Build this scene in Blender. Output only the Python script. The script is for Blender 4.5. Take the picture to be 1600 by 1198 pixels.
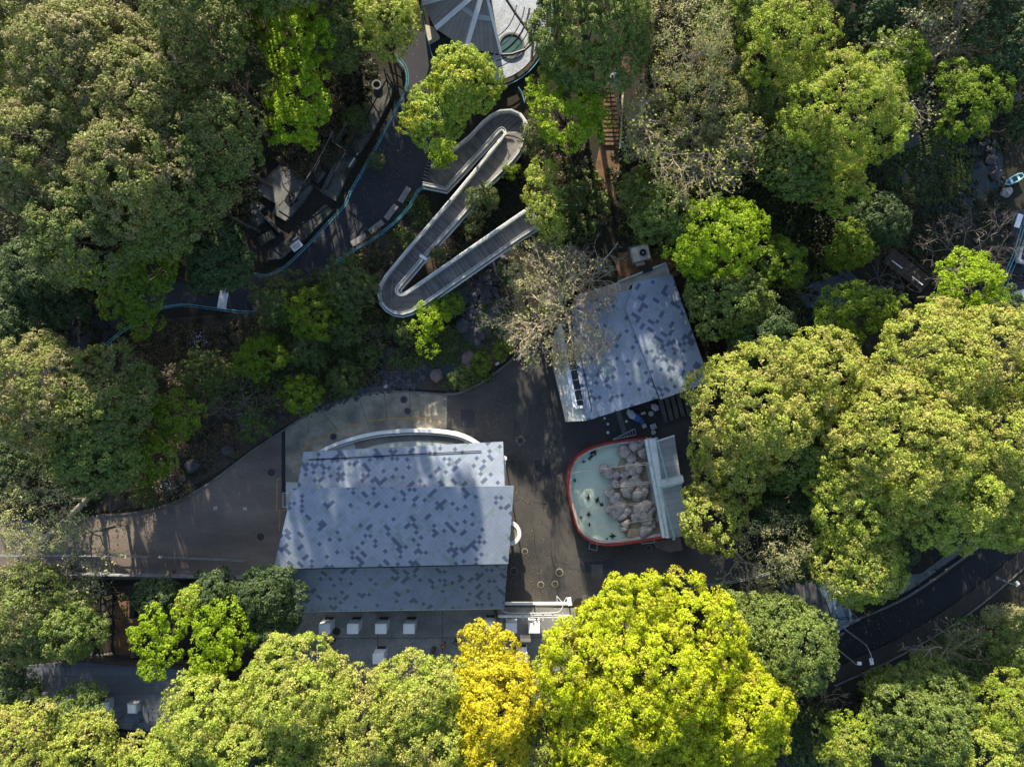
import bpy, bmesh, math, random
import numpy as np
from mathutils import Vector, Matrix
R = math.radians
for o in list(bpy.data.objects): bpy.data.objects.remove(o)
C = bpy.context.scene.collection
S = bpy.context.scene
H = 70.0            # height of the drone above the ground, metres
K = 0.0656          # metres of ground for one photograph pixel

# ------------------------------------------------------------------ camera, sky, sun, exposure
cam = bpy.data.cameras.new('camera'); cam.sensor_width = 36.0; cam.lens = 24.0
cam.clip_start = 1.0; cam.clip_end = 3000.0
co = bpy.data.objects.new('camera', cam); C.objects.link(co)
co.location = (0, 0, H); co.rotation_euler = (0, 0, 0); S.camera = co

SUN_EL = 20.5; SUN_AZ = -9.0      # degrees; azimuth from +Y towards +X
w = bpy.data.worlds.new('World'); S.world = w; w.use_nodes = True
nt = w.node_tree; nt.nodes.clear()
sky = nt.nodes.new('ShaderNodeTexSky'); sky.sky_type = 'NISHITA'; sky.sun_disc = False
sky.sun_elevation = R(SUN_EL); sky.sun_rotation = R(SUN_AZ)
sky.air_density = 1.0; sky.dust_density = 1.2; sky.ozone_density = 1.6
bg = nt.nodes.new('ShaderNodeBackground'); bg.inputs['Strength'].default_value = 0.13
wo = nt.nodes.new('ShaderNodeOutputWorld')
nt.links.new(sky.outputs[0], bg.inputs['Color']); nt.links.new(bg.outputs[0], wo.inputs['Surface'])
sl = bpy.data.lights.new('sun', 'SUN'); sl.energy = 5.0; sl.angle = R(0.6); sl.color = (1.0, 0.90, 0.71)
so = bpy.data.objects.new('sun', sl); C.objects.link(so)
sd = Vector((math.sin(R(SUN_AZ))*math.cos(R(SUN_EL)), math.cos(R(SUN_AZ))*math.cos(R(SUN_EL)), math.sin(R(SUN_EL))))
so.rotation_euler = sd.to_track_quat('Z', 'Y').to_euler(); so.location = sd*200
S.view_settings.view_transform = 'Standard'; S.view_settings.look = 'None'
S.view_settings.gamma = 1.0; S.view_settings.exposure = 1.27

# ------------------------------------------------------------------ helpers
def P(px, py, z=0.0):
    s = K*(H-z)/H
    return Vector(((px-800)*s, (599-py)*s, z))
def PS(z): return K*(H-z)/H       # metres per photo pixel at a height
def PL(pts, z=0.0): return [P(a, b, z) for a, b in pts]

def tag(o, label=None, cat=None, group=None, kind=None):
    if label: o['label'] = label
    if cat: o['category'] = cat
    if group: o['group'] = group
    if kind: o['kind'] = kind
    return o
def thing(name, label, cat, loc, group=None, rz=0.0):
    o = bpy.data.objects.new(name, None); C.objects.link(o)
    o.empty_display_size = 0.3
    o.location = loc; o.rotation_euler = (0, 0, rz)
    return tag(o, label, cat, group)

class MB:
    def __init__(s): s.v = []; s.f = []
    def add(s, vs, fs):
        b = len(s.v); s.v += [tuple(v) for v in vs]; s.f += [tuple(b+i for i in f) for f in fs]; return s
    def prism(s, pts, z0, z1):
        n = len(pts)
        zt = z1 if isinstance(z1, (list, tuple)) else [z1]*n
        zb = z0 if isinstance(z0, (list, tuple)) else [z0]*n
        a = sum(pts[i][0]*pts[(i+1) % n][1]-pts[(i+1) % n][0]*pts[i][1] for i in range(n))
        if a < 0: pts = pts[::-1]; zt = zt[::-1]; zb = zb[::-1]
        vs = [(p[0], p[1], z) for p, z in zip(pts, zb)]+[(p[0], p[1], z) for p, z in zip(pts, zt)]
        fs = [tuple(range(n-1, -1, -1)), tuple(range(n, 2*n))]
        fs += [(i, (i+1) % n, n+(i+1) % n, n+i) for i in range(n)]
        return s.add(vs, fs)
    def box(s, c, d, rz=0.0, rx=0.0):
        m = Matrix.Rotation(rz, 3, 'Z') @ Matrix.Rotation(rx, 3, 'X')
        vs = []
        for z in (-.5, .5):
            for x, y in ((-.5, -.5), (.5, -.5), (.5, .5), (-.5, .5)):
                vs.append(Vector(c)+m @ Vector((x*d[0], y*d[1], z*d[2])))
        return s.add(vs, [(3, 2, 1, 0), (4, 5, 6, 7), (0, 1, 5, 4), (1, 2, 6, 5), (2, 3, 7, 6), (3, 0, 4, 7)])
    def tube(s, pts, r, n=6, closed=False):
        pts = [Vector(p) for p in pts]; m = len(pts)
        rr = r if isinstance(r, (list, tuple)) else [r]*m
        vs = []
        for i, p in enumerate(pts):
            a = pts[max(i-1, 0)]; b = pts[min(i+1, m-1)]
            if closed: a = pts[i-1]; b = pts[(i+1) % m]
            t = (b-a).normalized()
            u = t.cross(Vector((0, 0, 1)) if abs(t.z) < .95 else Vector((1, 0, 0))).normalized(); w_ = u.cross(t)
            for k in range(n):
                an = 2*math.pi*k/n
                vs.append(p+(u*math.cos(an)+w_*math.sin(an))*rr[i])
        fs = []
        for i in range(m if closed else m-1):
            j = (i+1) % m
            for k in range(n):
                l = (k+1) % n
                fs.append((i*n+k, i*n+l, j*n+l, j*n+k))
        if not closed:
            fs.append(tuple(range(n-1, -1, -1))); fs.append(tuple((m-1)*n+k for k in range(n)))
        return s.add(vs, fs)
    def ribbon(s, pts, wd, th, off=0.0, closed=False):
        """a band along a 3-D polyline (top centre line); wd wide, th thick, moved sideways by off"""
        pts = [Vector(p) for p in pts]; m = len(pts); vs = []
        for i, p in enumerate(pts):
            a = pts[max(i-1, 0)]; b = pts[min(i+1, m-1)]
            if closed: a = pts[i-1]; b = pts[(i+1) % m]
            t = Vector((b.x-a.x, b.y-a.y, 0)).normalized(); nrm = Vector((-t.y, t.x, 0))
            for q in (off-wd/2, off+wd/2):
                e = p+nrm*q
                vs.append((e.x, e.y, e.z-th)); vs.append((e.x, e.y, e.z))
        fs = []
        for i in range(m if closed else m-1):
            j = (i+1) % m; a = 4*i; b = 4*j
            fs += [(a+1, b+1, b+3, a+3), (a, a+2, b+2, b), (a, b, b+1, a+1), (a+2, a+3, b+3, b+2)]
        if not closed: fs += [(0, 1, 3, 2), (4*m-4, 4*m-2, 4*m-1, 4*m-3)]
        return s.add(vs, fs)
    def cyl(s, c, r, z0, z1, n=20, r1=None):
        r1 = r if r1 is None else r1
        vs = [(c[0]+r*math.cos(2*math.pi*k/n), c[1]+r*math.sin(2*math.pi*k/n), z0) for k in range(n)]
        vs += [(c[0]+r1*math.cos(2*math.pi*k/n), c[1]+r1*math.sin(2*math.pi*k/n), z1) for k in range(n)]
        return s.add(vs, [tuple(range(n-1, -1, -1)), tuple(range(n, 2*n))]+[(k, (k+1) % n, n+(k+1) % n, n+k) for k in range(n)])
    def ring(s, c, r0, r1, z0, z1, n=32):
        pts = [(c[0]+(r0+r1)/2*math.cos(2*math.pi*k/n), c[1]+(r0+r1)/2*math.sin(2*math.pi*k/n), z1) for k in range(n)]
        return s.ribbon(pts, abs(r1-r0), z1-z0, closed=True)
    def build(s, name, mat, parent=None, smooth=False, bevel=0.0):
        off = Vector(parent_loc(parent)) if parent else Vector((0, 0, 0))
        me = bpy.data.meshes.new(name)
        me.from_pydata([(a-off.x, b-off.y, c-off.z) for a, b, c in s.v], [], s.f)
        bm = bmesh.new(); bm.from_mesh(me); bmesh.ops.recalc_face_normals(bm, faces=bm.faces)
        if bevel: bmesh.ops.bevel(bm, geom=list(bm.edges), offset=bevel, segments=1, affect='EDGES', profile=.5)
        bm.to_mesh(me); bm.free()
        if smooth: me.shade_smooth()
        o = bpy.data.objects.new(name, me); me.materials.append(mat); C.objects.link(o)
        if parent: o.parent = parent
        return o
def parent_loc(o):
    v = Vector((0, 0, 0))
    while o: v += Vector(o.location); o = o.parent
    return v
def curve(pts, n=6, closed=False):
    """Catmull-Rom through 2-D / 3-D points"""
    pts = [Vector(p) for p in pts]; out = []; m = len(pts)
    for i in range(m if closed else m-1):
        p0 = pts[i-1] if (closed or i > 0) else pts[0]; p1 = pts[i]; p2 = pts[(i+1) % m]
        p3 = pts[(i+2) % m] if (closed or i+2 < m) else pts[-1]
        for k in range(n):
            t = k/n
            out.append(0.5*((2*p1)+(p2-p0)*t+(2*p0-5*p1+4*p2-p3)*t*t+(3*p1-p0-3*p2+p3)*t**3))
    if not closed: out.append(pts[-1])
    return out
def copy_tree(o, parent=None):
    c = o.copy(); C.objects.link(c); c.parent = parent
    for ch in [x for x in bpy.data.objects if x.parent == o]: copy_tree(ch, c)
    return c

# ------------------------------------------------------------------ materials
def nodes(name):
    m = bpy.data.materials.new(name); m.use_nodes = True
    t = m.node_tree; b = t.nodes['Principled BSDF']
    return m, t, b
def N(t, typ, **kw):
    n = t.nodes.new(typ)
    for k, v in kw.items(): setattr(n, k, v)
    return n
def surf(name, col, col2=None, scale=1.2, rough=.85, bump=.3, fine=12.0, metal=0.0, lo=.35, hi=.65, speck=None, spec=.3, stretch=None):
    """a worn surface: two colours mixed by broad noise, fine noise on top, bump"""
    m, t, b = nodes(name); L = t.links.new
    if col2 is None: col2 = tuple(c*.72 for c in col)
    tc = N(t, 'ShaderNodeTexCoord'); src = tc.outputs['Object']
    if stretch:
        mp = N(t, 'ShaderNodeMapping'); mp.inputs['Scale'].default_value = stretch[:3]; mp.inputs['Rotation'].default_value = (0, 0, stretch[3] if len(stretch) > 3 else 0)
        L(src, mp.inputs['Vector']); src = mp.outputs[0]
    n1 = N(t, 'ShaderNodeTexNoise'); n1.inputs['Scale'].default_value = scale; n1.inputs['Detail'].default_value = 6; n1.inputs['Roughness'].default_value = .6
    n2 = N(t, 'ShaderNodeTexNoise'); n2.inputs['Scale'].default_value = fine; n2.inputs['Detail'].default_value = 4
    L(src, n1.inputs['Vector']); L(src, n2.inputs['Vector'])
    mr = N(t, 'ShaderNodeMapRange'); mr.inputs[1].default_value = lo; mr.inputs[2].default_value = hi
    L(n1.outputs[0], mr.inputs[0])
    mx = N(t, 'ShaderNodeMix', data_type='RGBA'); mx.inputs[6].default_value = (*col, 1); mx.inputs[7].default_value = (*col2, 1)
    L(mr.outputs[0], mx.inputs[0])
    m2 = N(t, 'ShaderNodeMapRange'); m2.inputs[1].default_value = .3; m2.inputs[2].default_value = .7; m2.inputs[3].default_value = .72 if bump > .11 else .92; m2.inputs[4].default_value = 1.25 if bump > .11 else 1.06
    L(n2.outputs[0], m2.inputs[0])
    sc = N(t, 'ShaderNodeVectorMath', operation='SCALE'); L(mx.outputs[2], sc.inputs[0]); L(m2.outputs[0], sc.inputs['Scale'])
    out = sc.outputs[0]
    if speck:
        vo = N(t, 'ShaderNodeTexVoronoi'); vo.inputs['Scale'].default_value = speck[0]; L(tc.outputs['Object'], vo.inputs['Vector'])
        lt = N(t, 'ShaderNodeMath', operation='LESS_THAN'); lt.inputs[1].default_value = speck[1]; L(vo.outputs['Distance'], lt.inputs[0])
        n4 = N(t, 'ShaderNodeSeparateColor'); L(vo.outputs['Color'], n4.inputs[0])
        g = N(t, 'ShaderNodeMath', operation='GREATER_THAN'); g.inputs[1].default_value = .6; L(n4.outputs[0], g.inputs[0])
        ml = N(t, 'ShaderNodeMath', operation='MULTIPLY'); L(lt.outputs[0], ml.inputs[0]); L(g.outputs[0], ml.inputs[1])
        m3 = N(t, 'ShaderNodeMix', data_type='RGBA'); m3.inputs[7].default_value = (*speck[2], 1); L(ml.outputs[0], m3.inputs[0]); L(out, m3.inputs[6])
        out = m3.outputs[2]
    L(out, b.inputs['Base Color'])
    b.inputs['Roughness'].default_value = rough; b.inputs['Metallic'].default_value = metal; b.inputs['Specular IOR Level'].default_value = spec
    if bump:
        bp = N(t, 'ShaderNodeBump'); bp.inputs['Strength'].default_value = bump; bp.inputs['Distance'].default_value = .05
        L(n2.outputs[0], bp.inputs['Height']); L(bp.outputs[0], b.inputs['Normal'])
    return m
def tiles(name, rot, seed, light=(.25, .285, .35), dark=(.085, .105, .16), green=(.20, .26, .27), side=.37, dens=.0, rough=.42, origin=(0, 0)):
    """roof of diamond-laid square shingles, some dark, some grey-green, some in pairs"""
    m, t, b = nodes(name); L = t.links.new
    tc = N(t, 'ShaderNodeTexCoord')
    mp = N(t, 'ShaderNodeMapping'); mp.vector_type = 'TEXTURE'; mp.inputs['Rotation'].default_value = (0, 0, rot); mp.inputs['Scale'].default_value = (side, side, 1)
    L(tc.outputs['Object'], mp.inputs['Vector'])
    sp = N(t, 'ShaderNodeSeparateXYZ'); L(mp.outputs[0], sp.inputs[0])
    def M_(op, a, b_=None, v=None):
        n = N(t, 'ShaderNodeMath', operation=op)
        L(a, n.inputs[0])
        if b_ is not None: L(b_, n.inputs[1])
        if v is not None: n.inputs[1].default_value = v
        return n.outputs[0]
    fu, fv = M_('FLOOR', sp.outputs[0]), M_('FLOOR', sp.outputs[1])
    def cell(a, b_, s):
        c = N(t, 'ShaderNodeCombineXYZ'); L(a, c.inputs[0]); L(b_, c.inputs[1]); c.inputs[2].default_value = s
        wn = N(t, 'ShaderNodeTexWhiteNoise'); wn.noise_dimensions = '3D'; L(c.outputs[0], wn.inputs['Vector']); return wn.outputs['Value']
    r1 = cell(fu, fv, seed)
    r2 = cell(M_('FLOOR', M_('MULTIPLY', sp.outputs[0], v=.5)), fv, seed+5.0)
    r3 = cell(fu, M_('FLOOR', M_('MULTIPLY', sp.outputs[1], v=.5)), seed+9.0)
    no = N(t, 'ShaderNodeTexNoise'); no.inputs['Scale'].default_value = .11; no.inputs['Detail'].default_value = 1; 
    mo = N(t, 'ShaderNodeMapping'); mo.inputs['Location'].default_value = (seed*3.1, seed*1.7, 0); L(tc.outputs['Object'], mo.inputs['Vector']); L(mo.outputs[0], no.inputs['Vector'])
    br = N(t, 'ShaderNodeMapRange'); br.inputs[1].default_value = .60; br.inputs[2].default_value = .80; br.inputs[3].default_value = .0; br.inputs[4].default_value = .22
    L(no.outputs[0], br.inputs[0])
    th = M_('ADD', br.outputs[0], v=.09+dens)
    th2 = M_('MULTIPLY', th, v=.28)
    d = M_('MAXIMUM', M_('LESS_THAN', r1, th), M_('MAXIMUM', M_('LESS_THAN', r2, th2), M_('LESS_THAN', r3, th2)))
    g1 = M_('GREATER_THAN', r1, v=.925); g2 = M_('GREATER_THAN', r2, v=.965)
    g = M_('MAXIMUM', g1, g2)
    a1 = N(t, 'ShaderNodeMix', data_type='RGBA'); a1.inputs[6].default_value = (*light, 1); a1.inputs[7].default_value = (*dark, 1); L(d, a1.inputs[0])
    a2 = N(t, 'ShaderNodeMix', data_type='RGBA'); a2.inputs[7].default_value = (*green, 1); L(a1.outputs[2], a2.inputs[6]); L(g, a2.inputs[0])
    # seams
    def edge(x):
        f = M_('FRACT', x); c = M_('SUBTRACT', f, v=.5); c = M_('ABSOLUTE', c); return M_('GREATER_THAN', c, v=.455)
    e = M_('MAXIMUM', edge(sp.outputs[0]), edge(sp.outputs[1]))
    wn2 = M_('MULTIPLY', cell(fu, fv, seed+2.0), v=.07)
    st = N(t, 'ShaderNodeTexNoise'); st.inputs['Scale'].default_value = .7; st.inputs['Detail'].default_value = 6; L(tc.outputs['Object'], st.inputs['Vector'])
    st2 = N(t, 'ShaderNodeMapRange'); st2.inputs[1].default_value = .3; st2.inputs[2].default_value = .7; st2.inputs[3].default_value = .86; st2.inputs[4].default_value = 1.05
    L(st.outputs[0], st2.inputs[0])
    k = M_('SUBTRACT', M_('SUBTRACT', st2.outputs[0], M_('MULTIPLY', e, v=.17)), wn2)
    sc = N(t, 'ShaderNodeVectorMath', operation='SCALE'); L(a2.outputs[2], sc.inputs[0]); L(k, sc.inputs['Scale'])
    L(sc.outputs[0], b.inputs['Base Color'])
    b.inputs['Roughness'].default_value = rough; b.inputs['Specular IOR Level'].default_value = .4
    # each shingle tips up a little towards its lower corner
    hgt = M_('ADD', M_('FRACT', sp.outputs[0]), M_('FRACT', sp.outputs[1]))
    bp = N(t, 'ShaderNodeBump'); bp.inputs['Strength'].default_value = .35; bp.inputs['Distance'].default_value = .02
    L(hgt, bp.inputs['Height']); L(bp.outputs[0], b.inputs['Normal'])
    return m
def planks(name, col, col2, wd, rot, rough=.75, gap=.12):
    m, t, b = nodes(name); L = t.links.new
    tc = N(t, 'ShaderNodeTexCoord'); mp = N(t, 'ShaderNodeMapping'); mp.vector_type = 'TEXTURE'
    mp.inputs['Rotation'].default_value = (0, 0, rot); mp.inputs['Scale'].default_value = (wd, 1, 1)
    L(tc.outputs['Object'], mp.inputs['Vector']); sp = N(t, 'ShaderNodeSeparateXYZ'); L(mp.outputs[0], sp.inputs[0])
    fl = N(t, 'ShaderNodeMath', operation='FLOOR'); L(sp.outputs[0], fl.inputs[0])
    wn = N(t, 'ShaderNodeTexWhiteNoise'); wn.noise_dimensions = '1D'; L(fl.outputs[0], wn.inputs['W'])
    fr = N(t, 'ShaderNodeMath', operation='FRACT'); L(sp.outputs[0], fr.inputs[0])
    lt = N(t, 'ShaderNodeMath', operation='LESS_THAN'); lt.inputs[1].default_value = gap; L(fr.outputs[0], lt.inputs[0])
    no = N(t, 'ShaderNodeTexNoise'); no.inputs['Scale'].default_value = 1.5; no.inputs['Detail'].default_value = 6; L(tc.outputs['Object'], no.inputs['Vector'])
    ad = N(t, 'ShaderNodeMath', operation='MULTIPLY_ADD'); ad.inputs[1].default_value = .5; L(wn.outputs[0], ad.inputs[0]); L(no.outputs[0], ad.inputs[2])
    mr = N(t, 'ShaderNodeMapRange'); mr.inputs[1].default_value = .4; mr.inputs[2].default_value = 1.1; L(ad.outputs[0], mr.inputs[0])
    mx = N(t, 'ShaderNodeMix', data_type='RGBA'); mx.inputs[6].default_value = (*col, 1); mx.inputs[7].default_value = (*col2, 1); L(mr.outputs[0], mx.inputs[0])
    m2 = N(t, 'ShaderNodeMix', data_type='RGBA'); m2.inputs[7].default_value = (*[c*.4 for c in col], 1); L(mx.outputs[2], m2.inputs[6]); L(lt.outputs[0], m2.inputs[0])
    L(m2.outputs[2], b.inputs['Base Color']); b.inputs['Roughness'].default_value = rough
    return m
def leafmat(name, col, alt, frac=.3, trans=.35, tint=None):
    """leaf: per-leaf brightness, per-clump shift to a second colour, light passing through"""
    m, t, b = nodes(name); L = t.links.new
    a = N(t, 'ShaderNodeAttribute', attribute_name='rnd'); c = N(t, 'ShaderNodeAttribute', attribute_name='clump')
    mr = N(t, 'ShaderNodeMapRange'); mr.inputs[1].default_value = 1-frac*1.4; mr.inputs[2].default_value = 1.0; 
    ad = N(t, 'ShaderNodeMath', operation='MULTIPLY_ADD'); ad.inputs[1].default_value = .35; L(a.outputs['Fac'], ad.inputs[0])
    sc0 = N(t, 'ShaderNodeMath', operation='MULTIPLY'); sc0.inputs[1].default_value = .8; L(c.outputs['Fac'], sc0.inputs[0]); L(sc0.outputs[0], ad.inputs[2])
    L(ad.outputs[0], mr.inputs[0])
    mx = N(t, 'ShaderNodeMix', data_type='RGBA'); mx.inputs[6].default_value = (*col, 1); mx.inputs[7].default_value = (*alt, 1); L(mr.outputs[0], mx.inputs[0])
    m2 = N(t, 'ShaderNodeMapRange'); m2.inputs[3].default_value = .6; m2.inputs[4].default_value = 1.4; L(a.outputs['Fac'], m2.inputs[0])
    sc = N(t, 'ShaderNodeVectorMath', operation='SCALE'); L(mx.outputs[2], sc.inputs[0]); L(m2.outputs[0], sc.inputs['Scale'])
    L(sc.outputs[0], b.inputs['Base Color']); b.inputs['Roughness'].default_value = .55; b.inputs['Specular IOR Level'].default_value = .25
    tr = N(t, 'ShaderNodeBsdfTranslucent'); L(sc.outputs[0], tr.inputs['Color'])
    ms = N(t, 'ShaderNodeMixShader'); ms.inputs[0].default_value = trans
    L(b.outputs[0], ms.inputs[1]); L(tr.outputs[0], ms.inputs[2])
    L(ms.outputs[0], t.nodes['Material Output'].inputs['Surface'])
    return m

M = dict(
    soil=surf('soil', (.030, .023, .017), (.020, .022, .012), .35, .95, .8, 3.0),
    asphalt=surf('asphalt', (.088, .080, .072), (.046, .044, .044), .22, .9, .25, 25, speck=(2.2, .10, (.16, .15, .11))),
    asphalt_path=surf('asphalt_path', (.046, .047, .056), (.033, .034, .040), .3, .9, .25, 25, speck=(2.6, .12, (.22, .20, .18))),
    brown_path=surf('brown_path', (.215, .170, .138), (.125, .100, .085), .22, .9, .2, 18, stretch=(.5, 1.6, 1)),
    apron=surf('apron', (.34, .30, .215), (.15, .138, .11), .35, .85, .2, 14, lo=.38, hi=.62),
    concrete=surf('concrete', (.18, .18, .17), (.10, .10, .10), .4, .9, .25, 10),
    dark_concrete=surf('dark_concrete', (.115, .113, .110), (.065, .065, .066), .5, .85, .25, 9),
    terrace=surf('terrace_concrete', (.30, .29, .27), (.19, .185, .18), .5, .85, .25, 9),
    redpave=surf('red_paving', (.13, .055, .04), (.09, .045, .035), .7),
    railgrey=surf('weathered_rail', (.26, .27, .28), (.17, .175, .18), 2.0, .5, .05),
    pen=surf('weathered_pen_concrete', (.115, .115, .105), (.045, .046, .038), .8, .95, .5, 5, lo=.42, hi=.58),
    asphalt_dim=surf('dimmed_asphalt', (.022, .022, .024), (.016, .016, .018), .3, .9, .2, 25),  # dark asphalt, blackened further for the dim light along the road
    gardensoil=surf('garden_soil', (.085, .060, .047), (.040, .036, .026), .6, .95, .8, 4),
    kerb=surf('kerb', (.20, .18, .15), (.11, .10, .09), 1.2),
    white=surf('white_paint', (.76, .77, .78), (.60, .61, .62), 1.0, .5, .05, 8),
    offwhite=surf('off_white_paint', (.56, .56, .52), (.40, .38, .32), .8, .6, .1, 6),
    cream=surf('cream_paint', (.55, .50, .40), (.40, .35, .26), .8, .7, .1, 6),
    yellow=surf('yellow_paint', (.46, .27, .07), (.26, .17, .08), 2.5, .8, .1, 8),
    teal=surf('teal_paint', (.13, .36, .42), (.08, .24, .30), 3.0, .45, .05, 8),
    palegreen=surf('pale_green_paint', (.32, .56, .50), (.22, .44, .42), 3.0, .45, .05, 8),
    red=surf('red_paint', (.40, .05, .03), (.22, .035, .028), 2.0, .5, .05, 8),
    red_wall=surf('red_wall', (.34, .07, .045), (.20, .05, .04), 1.0, .6, .1, 8),
    pool=surf('pool_floor', (.53, .60, .48), (.46, .55, .45), .25, .35, 0, .6),
    basin=surf('basin_floor', (.44, .50, .46), (.34, .40, .37), .6, .5, .1, 6),
    tan=surf('tan_concrete', (.36, .30, .20), (.26, .21, .14), .9),
    poolrock=surf('grey_rock', (.46, .405, .365), (.135, .11, .10), .9, .9, .5, 5, lo=.36, hi=.66),
    rock=surf('rock', (.10, .096, .10), (.055, .052, .054), 1.0, .9, .7, 4),
    redrock=surf('red_rock', (.21, .15, .14), (.11, .085, .08), 1.0, .9, .7, 4),
    black=surf('black_metal', (.016, .018, .020), (.01, .01, .012), 1.0, .5, .05),
    darkbrown=surf('dark_brown', (.045, .035, .028), (.03, .024, .02), 1.0, .8),
    iron=surf('cast_iron', (.045, .042, .038), (.03, .03, .03), 4.0, .6, .4, 9),
    steel=surf('galvanised_steel', (.42, .44, .46), (.32, .34, .36), 2.0, .4, .05, metal=.3),
    glass=surf('dark_glass', (.025, .028, .032), (.018, .02, .024), .5, .15, 0, spec=.5),
    bark=surf('bark', (.12, .095, .07), (.07, .055, .042), 2.0, .95, .6, 8),
    palebark=surf('pale_bark', (.36, .31, .23), (.22, .18, .13), 2.0, .95, .5, 8),
    twig=surf('twig', (.38, .315, .225), (.25, .20, .145), 1.0, .9, 0),
    twigdark=surf('grey_twig', (.17, .145, .125), (.11, .095, .085), 1.0, .9, 0),
    water=surf('pond_water', (.014, .020, .018), (.010, .016, .010), .3, .08, .04, 2.0, spec=.5),
    earthpath=surf('earth_path', (.20, .115, .062), (.11, .070, .042), .7, .95, .5, 5),
    greypath=surf('grey_path', (.13, .13, .135), (.085, .085, .09), .5),
    bench=surf('bench_plank', (.30, .27, .25), (.21, .19, .18), 2.0, .8, .2, 12, stretch=(1, 8, 1)),
    blue=surf('blue_bag', (.08, .16, .36), (.05, .10, .24), 2.0, .6),
    bluetop=surf('blue_cloth', (.10, .22, .50), (.07, .16, .38), 2.0, .8),
    skin=surf('skin', (.45, .27, .19), (.38, .22, .15), 2.0, .6, 0),
    hair=surf('hair', (.02, .015, .012), (.012, .01, .009), 2.0, .6, .1),
    darkcloth=surf('dark_cloth', (.02, .02, .026), (.012, .012, .016), 2.0, .9, .1),
    creamcloth=surf('cream_cloth', (.55, .50, .36), (.42, .38, .27), 2.0, .9, .1),
    browncloth=surf('brown_cloth', (.20, .10, .06), (.14, .07, .045), 2.0, .9, .1),
    whitecloth=surf('white_cloth', (.65, .65, .66), (.5, .5, .52), 2.0, .9, .1),
    penguin=surf('black_plumage', (.014, .015, .018), (.01, .011, .013), 3.0, .5, 0),
)
M['deck'] = {}
M['roof_grey'] = planks('ribbed_roof', (.20, .205, .215), (.15, .15, .155), .55, 0, .5, .06)
M['slab_roof'] = planks('slab_roof', (.085, .095, .115), (.055, .062, .075), .9, R(90), .7, .05)

LM = dict(
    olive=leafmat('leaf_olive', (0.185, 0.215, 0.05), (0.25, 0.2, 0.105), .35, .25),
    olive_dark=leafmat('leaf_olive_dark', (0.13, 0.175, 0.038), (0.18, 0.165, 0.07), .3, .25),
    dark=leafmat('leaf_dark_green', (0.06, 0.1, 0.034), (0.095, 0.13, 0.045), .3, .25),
    green=leafmat('leaf_mid_green', (0.145, 0.205, 0.042), (0.21, 0.25, 0.06), .35, .3),
    fresh=leafmat('leaf_fresh_green', (0.3, 0.375, 0.05), (0.37, 0.35, 0.09), .35, .33),
    mass=leafmat('leaf_yellowish_green', (0.31, 0.36, 0.055), (0.38, 0.33, 0.1), .35, .33),
    chart=leafmat('leaf_chartreuse', (0.42, 0.49, 0.014), (0.44, 0.38, 0.05), .28, .4),
    yellow=leafmat('leaf_golden', (.56, .49, .022), (.52, .50, .03), .3, .4),
    lime=leafmat('leaf_lime', (0.27, 0.4, 0.014), (0.33, 0.43, 0.02), .35, .45),
    limedark=leafmat('leaf_deep_lime', (0.145, 0.225, 0.014), (0.19, 0.26, 0.02), .35, .4),
    sunny=leafmat('leaf_sunny_green', (0.28, 0.37, 0.045), (0.42, 0.4, 0.03), .25, .35),
    shrub=leafmat('leaf_shrub', (0.095, 0.145, 0.032), (0.13, 0.135, 0.065), .3, .3),
    pale=leafmat('leaf_pale', (0.33, 0.35, 0.12), (0.3, 0.27, 0.15), .5, .3),
    cedar=leafmat('leaf_cedar', (0.25, 0.34, 0.03), (0.32, 0.31, 0.07), .35, .3),
    brush=leafmat('leaf_brush', (.12, .115, .050), (.15, .105, .075), .5, .25),
    litter=leafmat('leaf_litter', (.26, .22, .08), (.20, .13, .07), .5, .1),
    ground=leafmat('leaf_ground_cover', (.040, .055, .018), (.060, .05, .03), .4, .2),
    flower=surf('white_petals', (.7, .7, .72), None, 2, .8, 0),
)

# ------------------------------------------------------------------ foliage
def quads_mesh(name, V, mat, rnd=None, clump=None, off=(0, 0, 0)):
    n = V.shape[0]
    me = bpy.data.meshes.new(name)
    me.vertices.add(n*4); me.loops.add(n*4); me.polygons.add(n)
    me.vertices.foreach_set('co', (V-np.array(off)).astype(np.float32).ravel())
    me.loops.foreach_set('vertex_index', np.arange(n*4, dtype=np.int32))
    me.polygons.foreach_set('loop_start', np.arange(0, n*4, 4, dtype=np.int32))
    me.update(calc_edges=True)
    if rnd is not None:
        a = me.attributes.new('rnd', 'FLOAT', 'FACE'); a.data.foreach_set('value', rnd.astype(np.float32))
        a = me.attributes.new('clump', 'FLOAT', 'FACE'); a.data.foreach_set('value', clump.astype(np.float32))
    me.materials.append(mat)
    o = bpy.data.objects.new(name, me); C.objects.link(o)
    return o
def nrm(a): return a/np.maximum(np.linalg.norm(a, axis=-1, keepdims=True), 1e-9)
def leaf_quads(pos, normal, size, rg, aspect=.62, fold=.25):
    n = len(pos)
    t = nrm(np.cross(normal, rg.normal(size=(n, 3)))); b = np.cross(normal, t)
    s = (size*rg.uniform(.65, 1.3, n))[:, None]
    return np.stack([pos-t*s, pos-b*s*aspect-normal*s*fold, pos+t*s, pos+b*s*aspect+normal*s*fold*.3], 1)
LEAVES = [0]
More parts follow.
